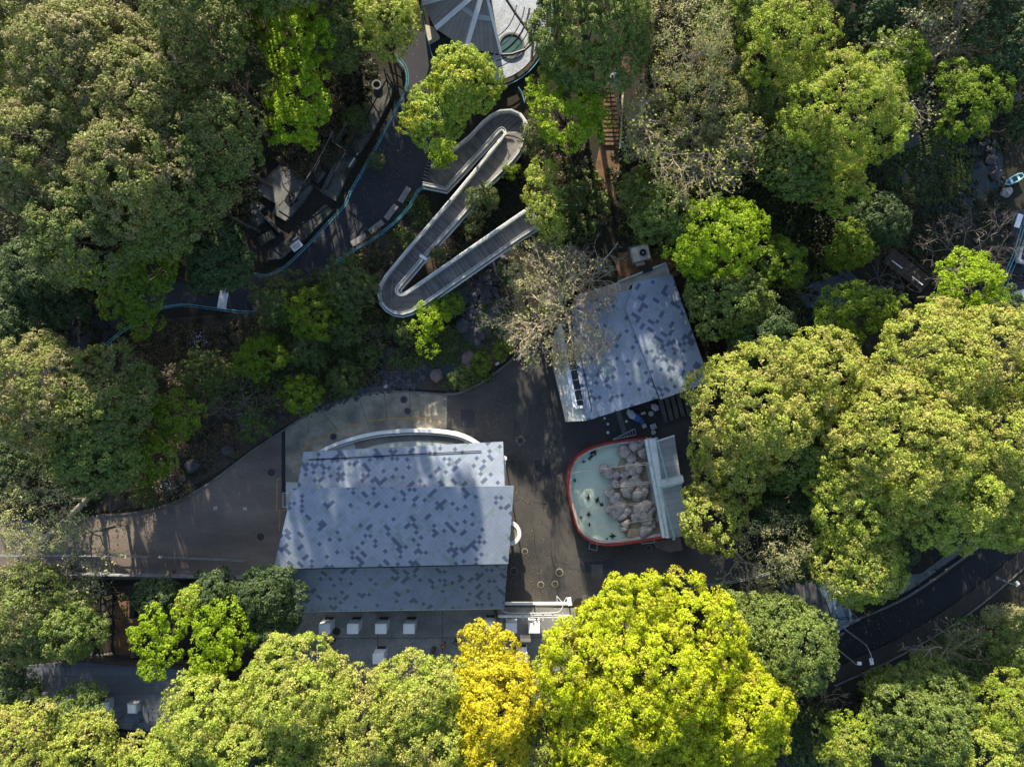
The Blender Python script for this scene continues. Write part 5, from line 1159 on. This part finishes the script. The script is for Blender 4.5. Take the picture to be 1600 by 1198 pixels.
cover('bank_plants', 'brighter green low plants on the bank along the teal railing and stream',
      [(655, 330, 14, 28), (620, 375, 30, 18), (575, 405, 30, 12), (700, 545, 40, 25), (670, 560, 25, 14), (770, 500, 25, 30), (745, 545, 18, 10), (600, 500, 40, 20), (640, 320, 8, 20), (750, 590, 20, 8), (715, 600, 25, 8), (1450, 260, 70, 60), (1520, 1000, 60, 40), (1430, 1060, 60, 16)], 'shrub', 45000, .09, .3, 92)
cover('tangled_undergrowth', 'tangled brownish green undergrowth filling the garden slope between the shrubs',
      [(300, 560, 110, 50), (370, 600, 120, 50), (480, 560, 110, 70), (540, 480, 70, 60), (440, 520, 70, 40), (590, 430, 30, 70), (560, 570, 60, 30), (260, 560, 60, 50), (720, 400, 40, 50), (240, 760, 60, 30), (330, 690, 60, 30), (520, 170, 40, 90), (480, 230, 50, 50), (850, 250, 40, 60), (430, 590, 90, 50)], 'brush', 110000, .075, .5, 96, .8, (.2, .7))
cover('garden_greens', 'patches of greener low leaves between the garden shrubs',
      [(520, 470, 60, 45), (480, 520, 80, 50), (430, 560, 60, 40), (560, 520, 50, 50), (400, 600, 60, 40), (500, 600, 50, 25), (640, 560, 30, 15), (690, 530, 30, 20)], 'shrub', 60000, .09, .6, 97, 1.3, (.3, .8))
cover('bank_grass', 'sunlit pale grass bank below the service road', [(1462, 1024, 40, 14), (1510, 998, 36, 14), (1410, 1058, 40, 10), (1570, 965, 36, 18)], 'pale', 26000, .08, .25, 93)
cover('deep_undergrowth', 'green understorey leaves below the wooded north east slope', [(1250, 330, 120, 110), (1180, 420, 80, 120), (1040, 340, 60, 60), (1480, 60, 120, 60), (900, 320, 50, 60)], 'shrub', 70000, .12, .9, 94)
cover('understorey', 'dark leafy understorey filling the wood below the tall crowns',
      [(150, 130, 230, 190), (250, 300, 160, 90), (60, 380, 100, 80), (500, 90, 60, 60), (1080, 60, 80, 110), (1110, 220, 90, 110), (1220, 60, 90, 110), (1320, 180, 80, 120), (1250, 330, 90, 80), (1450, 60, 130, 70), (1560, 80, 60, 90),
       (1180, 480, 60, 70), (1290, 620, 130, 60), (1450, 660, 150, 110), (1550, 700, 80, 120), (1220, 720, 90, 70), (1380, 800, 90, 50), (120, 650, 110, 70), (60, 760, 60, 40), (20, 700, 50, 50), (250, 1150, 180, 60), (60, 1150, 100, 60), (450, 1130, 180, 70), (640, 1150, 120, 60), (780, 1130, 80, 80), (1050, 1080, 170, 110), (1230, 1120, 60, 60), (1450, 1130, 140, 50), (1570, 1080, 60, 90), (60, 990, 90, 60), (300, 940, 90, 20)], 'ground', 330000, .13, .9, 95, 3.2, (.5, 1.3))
def litter(name, lab, regs, n, z, seed, size=.045):
    rg = np.random.default_rng(seed); k = np.array(regs, float); ar = k[:, 2]*k[:, 3]; ix = rg.choice(len(k), n, p=ar/ar.sum()); R0 = k[ix]
    a = rg.uniform(0, 2*math.pi, n); d = np.sqrt(rg.uniform(size=n)); s_ = PS(z)
    pos = np.stack([(R0[:, 0]+R0[:, 2]*d*np.cos(a)-800)*s_, (599-R0[:, 1]-R0[:, 3]*d*np.sin(a))*s_, np.full(n, z+.03)], 1)
    o = quads_mesh(name, leaf_quads(pos, nrm(rg.normal(size=(n, 3))*.2+np.array([0, 0, 1.])), size, rg), LM['litter'], rg.uniform(size=n), rg.uniform(size=n))
    return tag(o, lab, 'leaves', None, 'stuff')
litter('fallen_leaves', 'fallen leaves scattered over the yard and the paths', [(800, 760, 80, 170), (850, 900, 80, 40), (300, 840, 150, 45), (380, 760, 60, 60), (480, 650, 60, 30), (600, 640, 80, 20), (780, 620, 60, 40), (150, 850, 120, 30), (560, 330, 60, 60), (460, 440, 60, 25), (620, 210, 40, 80), (950, 250, 14, 60), (1400, 980, 100, 40), (600, 975, 150, 25)], 4200, .035, 5)
for (q, lab) in (((309, 529), 'small patch of white flowers in the garden below the upper path'), ((263, 758), 'white flowers on the dark bank above the brown path'), ((500, 550), 'scattered tiny pale blossoms in the garden shrubs')):
    c = P(*q, .5); rg = np.random.default_rng(int(q[0])); n = 90; sp_ = .5 if q[0] != 500 else 1.2
    pos = np.stack([c.x+rg.normal(scale=sp_, size=n), c.y+rg.normal(scale=sp_*.8, size=n), rg.uniform(.4, .7, n)], 1)
    o = quads_mesh('flowers', leaf_quads(pos, nrm(rg.normal(size=(n, 3))*.3+np.array([0, 0, 1.])), .075 if q[0] != 500 else .05, rg), LM['flower']); tag(o, lab, 'flowers', None, 'stuff')

# ================================================================== TREES
T = tree
# --- upper left wood
T('tall olive evergreen with sunlit crown at the upper left, brownish tips', 120, 95, 108, 15, 'olive', nb=9)
T('olive evergreen at the very top left corner', 25, 15, 75, 11, 'olive')
T('small yellow green tree at the left edge, sunlit between olive crowns', 12, 95, 45, 10, 'mass', lobes=[(10, 60, 26, 0), (18, 100, 28, 0), (10, 140, 28, -1)])
T('broad olive evergreen right of the topmost olive crown', 225, 150, 95, 15.5, 'olive', nb=9)
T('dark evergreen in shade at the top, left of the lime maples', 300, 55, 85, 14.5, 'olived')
T('olive evergreen at the left edge below the yellow green tree', 60, 235, 95, 14.5, 'olive', nb=9)
T('big olive evergreen in the middle of the upper left wood', 210, 265, 105, 16, 'olive', nb=10)
T('dull olive evergreen leaning over the pens', 328, 215, 72, 14.5, 'olived')
T('shaded olive evergreen above the pale pen terrace', 312, 306, 54, 13.5, 'olived', nb=7)
T('dark olive evergreen left of the lime maple clumps', 130, 355, 88, 14, 'olived', nb=9)
T('dark olive evergreen low in the upper left wood', 255, 345, 62, 14, 'olived')
T('evergreen between the two lime crowns at the top', 525, 45, 60, 9, 'olived')
T('yellowish sunlit tree at the top beside the conical roof', 600, 30, 52, 10, 'fresh', nb=8)
T('tall lime green maple hanging over the dark pens', 455, 110, 85, 11, 'lime', lobes=[(440, 20, 28, 0), (462, 55, 34, .4), (440, 75, 26, -.4), (470, 105, 30, .3), (490, 70, 22, -.3), (465, 150, 36, .2), (488, 170, 24, -.3), (450, 190, 30, -.5), (478, 200, 22, -.6), (430, 80, 16, 0), (505, 40, 18, -.6)])
T('small lime maple at the top edge among dark evergreens', 385, 8, 42, 10, 'limed', nb=6)
T('lime maple below the olive wood with one sunlit clump', 240, 385, 60, 9, 'limed', lobes=[(268, 372, 24, 0), (245, 385, 26, .3), (215, 410, 26, 0), (240, 430, 28, -.4), (205, 455, 28, -.5), (178, 470, 18, -.7), (218, 500, 20, -1), (225, 470, 22, -.8), (285, 345, 18, .2)])
T('sparse maple branch with lime leaf clumps over the dark ground at left', 120, 415, 34, 7, 'limed', lobes=[(90, 408, 13, 0), (125, 410, 14, 0), (138, 430, 13, -.5), (118, 403, 10, 0)])
T('dark green round tree above the white drain cover', 340, 405, 52, 6.5, 'dark', nb=8)
T('dark shaded tree in the far left hollow', 60, 420, 60, 6, 'dark')
T('shaded low tree at the left edge under the olive wood', 20, 500, 60, 5, 'dark')
T('dark bushy tree beside the stony path at left', 100, 470, 40, 4.5, 'dark', nb=6)
# --- left
T('broad yellow green tree with sunlit left side at the left edge', 60, 615, 92, 11, 'olive', nb=10)
T('rounded mid green tree right of the broad yellow green one', 160, 620, 82, 9, 'olived', nb=9)
T('green tree above the leaning pale trunk', 150, 700, 72, 8.5, 'green', nb=8)
T('deep lime maple at the right foot of the mid green tree', 235, 715, 36, 6, 'limed', nb=6)
T('deep lime bush tree between the twigs and the mid green tree', 272, 650, 34, 5.5, 'limed', nb=6)
T('half leafed grey green tree over the lower path at left', 60, 800, 75, 9, 'pale', nb=7)
bare('bare twiggy tree leaning over the brown path at the left', 110, 850, 85, 9, 'twigdark', 6, 4, 3, .14, 'pale', 2, group='bare trees of grey twigs', dens=.5)
T('dark green tree at the left edge below the guard rail', 45, 960, 78, 8, 'olived', nb=9)  # leaf colour darkened for the weak sun in this corner
T('tree with lit yellow right edge beside the narrow timber pen', 105, 985, 52, 8, 'green', nb=8)
bare('grey twiggy tree above the lower left evergreens', 80, 915, 70, 9, 'twigdark', 6, 4, 3, .12, 'pale', 3, group='bare trees of grey twigs', dens=.4)
lt = thing('leaning_trunk', 'pale leaning trunk crossing the gap at the left', 'tree trunk', P(75, 835))
MB().tube([P(60, 850, .2), P(100, 815, 1.5), P(140, 775, 3.2), P(182, 742, 5.4)], [.34, .30, .26, .20], 10).build('trunk', M['palebark'], lt, True)
# --- lower left
T('lime maple left of two beside the flat roof', 245, 975, 52, 7.5, 'lime', lobes=[(222, 990, 15, 0), (245, 972, 14, .2), (240, 1008, 15, 0), (268, 985, 13, 0), (238, 1042, 16, -.4), (258, 1018, 14, .2), (282, 968, 11, 0)])
T('lime maple right of two beside the flat roof', 335, 1000, 60, 8, 'lime', lobes=[(325, 972, 15, .2), (350, 962, 15, .3), (338, 1000, 19, .3), (370, 988, 14, 0), (312, 1012, 13, 0), (355, 1025, 18, 0), (303, 1050, 15, -.4), (330, 1045, 18, -.2)])
T('dark green tree at the lower left corner of the hall', 420, 935, 52, 6.5, 'dark', nb=8)  # dark green leaves, darker still for the weak sun here
T('dark tree behind the lime maples by the hall corner', 335, 930, 40, 5.5, 'dark', nb=7)
T('yellowish bush at the top of the lime maples', 302, 937, 20, 6.5, 'sunny', nb=5)
T('dark bush tree between the timber pen and the maples', 250, 940, 38, 4.5, 'dark', nb=6)
T('dark leafed tree below the hall corner over the terrace', 425, 985, 42, 6, 'dark', nb=7)
T('dark green tree over the skylights of the flat roof', 122, 1118, 44, 7.5, 'green', nb=8)
T('yellow green tree in the bottom left corner', 40, 1165, 70, 9, 'mass', nb=9)
T('sunlit tree below the flat roof, lower left', 135, 1172, 58, 9, 'mass', nb=8)
T('dark lower tree at the left bottom edge', 15, 1095, 48, 6, 'dark', nb=7)
# --- bottom evergreens
T('sunlit fresh green evergreen at the bottom beneath the lime maples', 328, 1132, 78, 11, 'fresh', nb=10)
T('large fresh green evergreen below the left white pillars', 462, 1082, 90, 12, 'fresh', nb=11)
T('fresh green evergreen at the bottom edge, left of centre', 400, 1165, 90, 11.5, 'fresh', nb=10)
T('evergreen with brownish tips at the bottom centre left', 560, 1132, 88, 11.5, 'mass', nb=10)
T('fresh green evergreen below the right white pillars', 655, 1090, 74, 11, 'fresh', nb=10)
T('brown tipped evergreen beside the golden camphor', 665, 1155, 72, 11, 'mass', nb=9)
T('fresh green evergreen at the bottom left of centre by the flat roof', 240, 1200, 60, 10, 'fresh', nb=8)
# --- camphors
T('golden camphor nearest the terrace', 770, 1010, 50, 10, 'yellow', lobes=[(744, 1002, 18, 0), (765, 996, 16, .2), (788, 1005, 15, 0), (747, 1028, 20, .3), (775, 1025, 20, .3), (797, 1038, 20, 0), (738, 1050, 22, 0), (765, 1050, 26, .6)])
T('golden camphor in the middle of the golden column', 775, 1102, 70, 11.5, 'yellow', nb=10)
T('golden camphor at the bottom edge', 770, 1170, 62, 11, 'yellow', nb=9)
T('fresh green evergreen filling the notch left of the golden camphors', 708, 1105, 52, 10, 'fresh', nb=7)
T('yellow green tree in the notch between golden and chartreuse crowns', 850, 1165, 40, 9.5, 'mass', nb=6)
T('great chartreuse camphor with the widest bright crown at the bottom', 1012, 1052, 158, 13, 'chart', nb=14, sq=.6)
T('chartreuse camphor at the top of the bright crowns under the guard rail', 985, 976, 70, 11, 'chart', nb=9)
T('chartreuse camphor at the bottom with orange tinted twigs', 960, 1150, 100, 12, 'chart', nb=11)
T('chartreuse camphor at the lower right of the bright crowns', 1150, 1110, 92, 12, 'chart', nb=11)
T('chartreuse camphor left side of the bright crowns by the gate', 890, 1030, 52, 10.5, 'chart', nb=8)
T('chartreuse camphor at the bottom between the bright crowns', 1060, 1180, 80, 11.5, 'chart', nb=9)
T('grey green round tree right of the bright crowns', 1225, 1010, 80, 10, 'green', nb=11)
T('grey green tree crown between the bright crowns and the road', 1165, 975, 45, 9, 'green', nb=8)
T('dark green sliver of tree between the golden and chartreuse crowns', 855, 1120, 30, 7, 'dark', nb=6)
# --- right mass
T('sunlit yellow green evergreen right of the keeper hut', 1180, 640, 100, 11, 'mass', nb=11)
T('yellow green evergreen above the right mass', 1285, 590, 75, 11, 'mass', nb=9)
T('evergreen behind the pool shed', 1150, 720, 68, 8.5, 'mass', nb=9)
T('dark edged evergreen in the hollow of the right mass', 1240, 700, 70, 9, 'green', nb=8)
T('large fresh evergreen in the middle of the right mass', 1420, 700, 115, 13, 'mass', nb=12)
T('evergreen at the top of the right mass under the lime maple', 1455, 575, 95, 12, 'mass', nb=11)
T('evergreen at the right edge of the right mass, paler', 1560, 560, 78, 12, 'mass', nb=9)
T('brown tipped evergreen at the right edge, middle', 1565, 690, 85, 12, 'mass', nb=10)
T('green evergreen lower in the right mass', 1478, 772, 90, 12, 'fresh', nb=11)
T('evergreen above the black road at the right edge', 1570, 790, 66, 10.5, 'fresh', nb=9)
T('fresh evergreen hanging over the checker paving', 1342, 878, 68, 10, 'fresh', nb=10)
T('evergreen in the centre right of the mass with darker left side', 1340, 790, 72, 11, 'fresh', nb=9)
T('yellow green tree touching the pool shed', 1110, 810, 48, 8.5, 'mass', nb=9)
T('dark green tree in the gap of the right mass', 1240, 790, 50, 6.5, 'dark', nb=8)
T('half leafed pale tree between pool shed and right mass', 1215, 855, 55, 9.5, 'pale', nb=7)
bare('bare branching tree below the pool shed on the asphalt edge', 1190, 890, 62, 8.5, 'twig', 6, 4, 3, .12, 'pale', 2, dens=.5)
# --- top middle
T('dense dark round crown at the top above the stair path', 925, 45, 92, 11, 'green', nb=12)
T('lime green tree left of the brown stair path', 885, 165, 52, 9.5, 'lime', lobes=[(860, 130, 22, 0), (890, 120, 24, 0), (865, 165, 26, .2), (900, 160, 26, .2), (885, 195, 26, .2), (925, 170, 20, -.4), (915, 200, 18, -.5), (868, 200, 16, -.4), (840, 140, 12, -.6)])
T('rounded sunny tree right of two above the ramp hairpin', 726, 128, 54, 11, 'sunny', nb=10)
T('rounded sunny tree left of two beside the upper path', 676, 182, 47, 9.5, 'sunny', nb=9)
T('yellow green bush under the rounded tree at the ramp foot', 692, 238, 17, 2.5, 'lime', nb=5)
T('half leafed tree with sunlit tips at the top centre', 1075, 65, 75, 11, 'pale', nb=8)
bare('huge twiggy tree with scattered yellow green buds right of the stair path', 1095, 175, 118, 13.5, 'twig', 12, 6, 3, .26, 'mass', 2, lift=.3, dens=.13)
T('green leafy crown growing beneath the huge twiggy tree', 1100, 190, 98, 7.0, 'olive', nb=10)
T('yellow green tree at the top right of centre', 1225, 55, 78, 11, 'cedar', nb=9)
T('green tree at the top edge between the twiggy tree and the conifer', 1160, 20, 60, 9, 'green', nb=8)
T('dark green tree in the hollow left of the conifer', 1215, 150, 55, 7.5, 'green', nb=8)
T('dark tree at the right edge beside the plank footbridge end', 1598, 185, 32, 4, 'dark', nb=6)
T('dark tree at the left edge between the two sunlit crowns', 8, 725, 45, 5, 'dark', nb=6)
T('dark low tree added for shade under the evergreen above the upper pen', 535, 60, 34, 5.0, 'dark', nb=7)  # added to keep low sun off the pens
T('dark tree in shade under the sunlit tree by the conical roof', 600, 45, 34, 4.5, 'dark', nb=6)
T('dark low tree added for shade deep under the right mass above the checker paving', 1370, 850, 60, 4.5, 'dark', nb=7)  # this and the next two are added to keep sun off the service road
T('dark low tree added for shade deep under the right mass above the kerb', 1450, 790, 60, 4.5, 'dark', nb=7)
T('dark low tree added for shade deep under the right mass at the right edge', 1540, 770, 60, 4.5, 'dark', nb=7)
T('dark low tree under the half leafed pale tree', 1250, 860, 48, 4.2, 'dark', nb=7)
T('dark evergreen between the lime maples and the pens', 392, 80, 42, 8, 'dark', nb=7)
T('feathery yellow green conifer with pale bark showing', 1322, 175, 92, 12, 'cedar', nb=12)
T('feathery dark tree beneath the conifer beside the woods', 1245, 245, 62, 9, 'green', nb=9)
T('lower feathery conifer branches beside the pond', 1305, 280, 52, 8.5, 'cedar', nb=8)
T('bright lime tree behind the keeper hut', 1135, 365, 62, 9, 'lime', nb=8)
T('lime tree clump at the rear corner of the keeper hut', 1082, 400, 36, 8, 'lime', nb=6)
T('green tree right of the air conditioner', 1040, 330, 52, 7, 'green', nb=7)
T('dark green tree along the right eave of the keeper hut', 1135, 470, 68, 6.5, 'green', nb=9)
T('dark tree between the pond and the keeper hut', 1190, 535, 60, 6, 'dark', nb=8)
T('small lime tree on the slope above the dark pond', 1225, 410, 36, 7, 'limed', nb=6)
T('yellow green sapling beside the end of the ramp', 850, 310, 38, 6.5, 'fresh', lobes=[(850, 270, 16, 0), (845, 300, 20, 0), (855, 330, 22, 0), (862, 355, 18, -.3), (835, 300, 12, -.2)])
T('low green tree left of the air conditioner', 1003, 300, 34, 5, 'green', nb=6)
bare('large bare pale tree leaning over the keeper hut roof', 890, 470, 100, 9.5, 'twig', 9, 6, 3, .24, 'pale', 1, lift=.25, dens=.10)
bare('smaller bare tree behind the large pale one', 925, 430, 60, 7, 'twig', 7, 5, 3, .14)
bare('bare tree with drooping twigs over the asphalt left of the hut', 848, 520, 62, 7.5, 'twig', 9, 5, 3, .14, 'pale', 2, dens=.2)
bare('bare tree above the ramp end, left of the large pale one', 845, 425, 58, 7, 'twig', 8, 5, 3, .13, 'pale', 2, dens=.3)
# --- right top
bare('grey twiggy tree at the top right', 1440, 80, 95, 10, 'twigdark', 8, 5, 3, .22, 'pale', 2, group='bare trees of grey twigs', dens=.4)
bare('long pale twigs of the tree in the top right corner', 1540, 25, 85, 10, 'twig', 8, 4, 3, .2, 'pale', 1, dens=.4)
T('deep lime maple above the pond at the top right', 1520, 155, 52, 8, 'limed', lobes=[(1495, 125, 22, 0), (1530, 135, 24, 0), (1510, 165, 26, .2), (1555, 150, 20, -.2), (1500, 190, 20, -.3), (1520, 195, 18, -.5)])
T('shaded deep green tree at the right end of the top woods', 1580, 60, 60, 8, 'dark', nb=8)
T('dark tree among the top right woods', 1390, 90, 62, 7, 'limed', nb=8)
T('shaded green tree left of the top right pond', 1375, 345, 40, 4.5, 'dark', nb=7)
T('dark evergreen in the top woods behind the conifer', 1370, 20, 55, 7, 'dark', nb=7)
bare('purple grey bare tree on the slope by the right path', 1535, 385, 72, 6, 'twigdark', 8, 5, 3, .16, group='bare trees of grey twigs', lift=.3)
bare('thin bare shrub over the stream right of the dark pond', 1385, 430, 60, 3.5, 'twigdark', 7, 4, 3, .07, group='bare trees of grey twigs')
T('bright lime maple at the right by the table', 1515, 448, 50, 8.5, 'lime', nb=9)
T('lime maple beside the dark pond', 1340, 485, 56, 7.5, 'limed', lobes=[(1310, 475, 22, 0), (1345, 460, 22, 0), (1300, 505, 22, 0), (1335, 495, 24, .3), (1375, 475, 20, 0), (1385, 495, 18, -.2), (1320, 520, 20, -.3), (1405, 480, 12, -.4)])
T('low lime tree by the footbridge', 1330, 385, 36, 4.5, 'limed', nb=6)
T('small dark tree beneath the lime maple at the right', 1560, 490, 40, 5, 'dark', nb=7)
# --- bottom right
T('broad dark green tree below the service road', 1445, 1122, 84, 8.5, 'green', nb=12)
T('dark bush tree touching the lower pavement', 1385, 1085, 36, 5, 'green', nb=7)
T('dark green tree at the grass bank, bottom right', 1510, 1068, 38, 6, 'dark', nb=7)
T('sunlit yellow conifer at the bottom, right of the bright crowns', 1325, 1160, 45, 9, 'cedar', nb=8)
bare('pale bare shrub below the grey green tree at the bottom right', 1305, 1105, 42, 4, 'twig', 6, 4, 3, .08)
T('dark lower tree under the bottom right bare shrub', 1270, 1160, 50, 5, 'dark', nb=7)
T('half leafed pale tree at the bottom right edge', 1570, 1110, 62, 8.5, 'cedar', nb=8)
T('fresh green tree in the bottom right corner', 1540, 1175, 55, 9, 'fresh', nb=8)
T('yellow green sapling at the bottom edge, right', 1445, 1180, 30, 7, 'lime', nb=5)
bare('bare twiggy tree on the grass bank at the lower right', 1510, 1030, 70, 6, 'twig', 7, 4, 3, .12, 'pale', 1, dens=.3)
T('green tree at the right edge below the lamp', 1590, 1010, 45, 7, 'green', nb=7)
# --- garden shrubs and small trees
T('green garden tree by the teal railing bend', 545, 445, 42, 5, 'shrub', nb=8, name='garden_tree')
T('brighter green garden tree left of the railing bend', 490, 490, 40, 4.5, 'limeshrub', nb=8, name='garden_tree')
T('garden bush under the teal railing', 435, 470, 40, 3.5, 'shrub', nb=7)
T('dark garden bush at the middle of the planting', 540, 510, 32, 3.2, 'shrub', nb=6)
T('deep green round bush near the garden centre', 408, 555, 36, 3.5, 'limeshrub', nb=7)
T('sunlit bush at the lower hairpin of the ramp', 672, 505, 30, 3.2, 'lime', lobes=[(665, 485, 11, 0), (672, 500, 13, .2), (660, 515, 11, 0), (685, 490, 10, 0), (668, 535, 10, -.3)])
T('shaded bush right of the sunlit hairpin bush', 700, 478, 24, 2.6, 'limeshrub', nb=6)
T('low bush left of the sunlit hairpin bush', 632, 515, 24, 2.2, 'shrub', nb=6)
T('round dark shrub beside the middle ramp leg', 752, 312, 26, 3.5, 'shrub', nb=7)
T('small shrub below the round dark one by the ramp', 742, 350, 16, 2.5, 'shrub', nb=5)
T('shrub at the right edge of the pebble bed', 795, 425, 16, 2.5, 'shrub', nb=5)
T('tiny shrub touching the inner ramp rail', 683, 395, 10, 2.5, 'shrub', nb=5)
T('small shrub between the top hairpin and the sapling', 797, 268, 12, 2.0, 'limeshrub', nb=5)
T('shrub on the bank above the asphalt corner', 722, 590, 20, 1.6, 'shrub', nb=6)
T('bright small shrub beside the reddish boulder', 752, 568, 14, 1.4, 'limeshrub', nb=5)
T('bright shrub at the right of the bank near the bare tree', 785, 548, 14, 1.6, 'limeshrub', nb=5)
T('long green shrub above the curved apron', 470, 620, 32, 2.5, 'limeshrub', nb=7)
T('shrub left of the long green one near the path bend', 395, 665, 26, 2.4, 'shrub', nb=6)
T('shrub in the planting above the rubble edge', 540, 590, 28, 2.2, 'shrub', nb=7)
T('dark shrub among the pale blossoms', 480, 545, 36, 2.6, 'shrub', nb=7)
T('dark garden shrub below the white flowers', 320, 590, 40, 2.6, 'shrub', nb=8)
T('low shrub by the white flowers on the bank', 232, 775, 20, 1.6, 'shrub', nb=5)
T('shrub beneath the rounded tree left of the top hairpin', 590, 250, 14, 2, 'shrub', nb=5)
T('shrub under the green sapling by the stair path', 893, 310, 26, 3, 'shrub', nb=7)
T('shrub at the left of the wide grey boulder', 575, 555, 20, 1.6, 'shrub', nb=5)
T('dark shrub below the round enclosure', 840, 215, 30, 3, 'shrub', nb=6)
T('shrub in the pen beside the ledge', 560, 185, 22, 2.2, 'shrub', nb=6)
bare('bare round shrub left of the apron', 365, 635, 48, 3.8, 'twigdark', 9, 4, 3, .07, group='bare trees of grey twigs', name='bare_shrub', cat='shrub')
bare('bare shrub among the garden undergrowth below the railing', 470, 575, 26, 2.2, 'twigdark', 7, 4, 3, .05, 'brush', 1, group='bare trees of grey twigs', name='bare_shrub', cat='shrub', dens=.3)
bare('thin bare shrub at the left of the garden slope', 280, 600, 28, 2.4, 'twigdark', 7, 4, 3, .05, 'brush', 1, group='bare trees of grey twigs', name='bare_shrub', cat='shrub', dens=.3)
bare('thin bare shrub between the rubble edge and the garden bushes', 590, 520, 24, 2.0, 'twigdark', 7, 4, 3, .05, 'brush', 1, group='bare trees of grey twigs', name='bare_shrub', cat='shrub', dens=.3)
bare('dry twiggy shrub left of the ramp bottom hairpin', 585, 450, 20, 2.0, 'twigdark', 7, 4, 3, .05, 'brush', 1, group='bare trees of grey twigs', name='bare_shrub', cat='shrub', dens=.3)
bare('dry twiggy shrub under the ramp middle run', 720, 420, 20, 1.8, 'twigdark', 7, 4, 3, .05, 'brush', 1, group='bare trees of grey twigs', name='bare_shrub', cat='shrub', dens=.3)
bare('dry shrub above the path bend', 430, 620, 26, 2.2, 'twigdark', 7, 4, 3, .05, 'brush', 1, group='bare trees of grey twigs', name='bare_shrub', cat='shrub', dens=.3)
bare('small bare shrub in the upper garden strip', 700, 380, 16, 1.5, 'twigdark', 5, 3, 3, .04, group='bare trees of grey twigs', name='bare_shrub', cat='shrub')
# --- the wood goes on beyond the top edge of the photograph; unseen trees added there shade the upper half
rr = random.Random(8)
for i in range(13):
    x = -60+i*135
    if 560 < x < 800: continue
    T('unseen shade-casting evergreen of the wood beyond the top edge of the photograph', x+rr.uniform(-20, 20), -120+rr.uniform(-30, 20), 95, (12.5 if x < 950 else 8.5)+rr.uniform(-1, 1), 'olived', nb=6)
for x, y, zz in ((310, -130, 25), (380, -210, 28), (440, -140, 26), (900, -160, 24), (960, -230, 25), (300, -330, 30), (380, -330, 30)):  # added tall casters that throw shade on the hall and hut roofs
    T('unseen very tall evergreen added for shade beyond the top edge of the photograph', x, y, 135, zz-3, 'olived', nb=7)
for x, y, zz in ((420, -50, 6), (500, -60, 6), (570, -60, 6.5), (640, -70, 6), (700, -80, 6), (330, -60, 6)):  # added to stop sun passing under the crowns into the pens
    T('unseen low dark tree added for shade just beyond the top edge', x, y, 50, zz, 'dark', nb=6)
print('LEAVES', LEAVES[0])
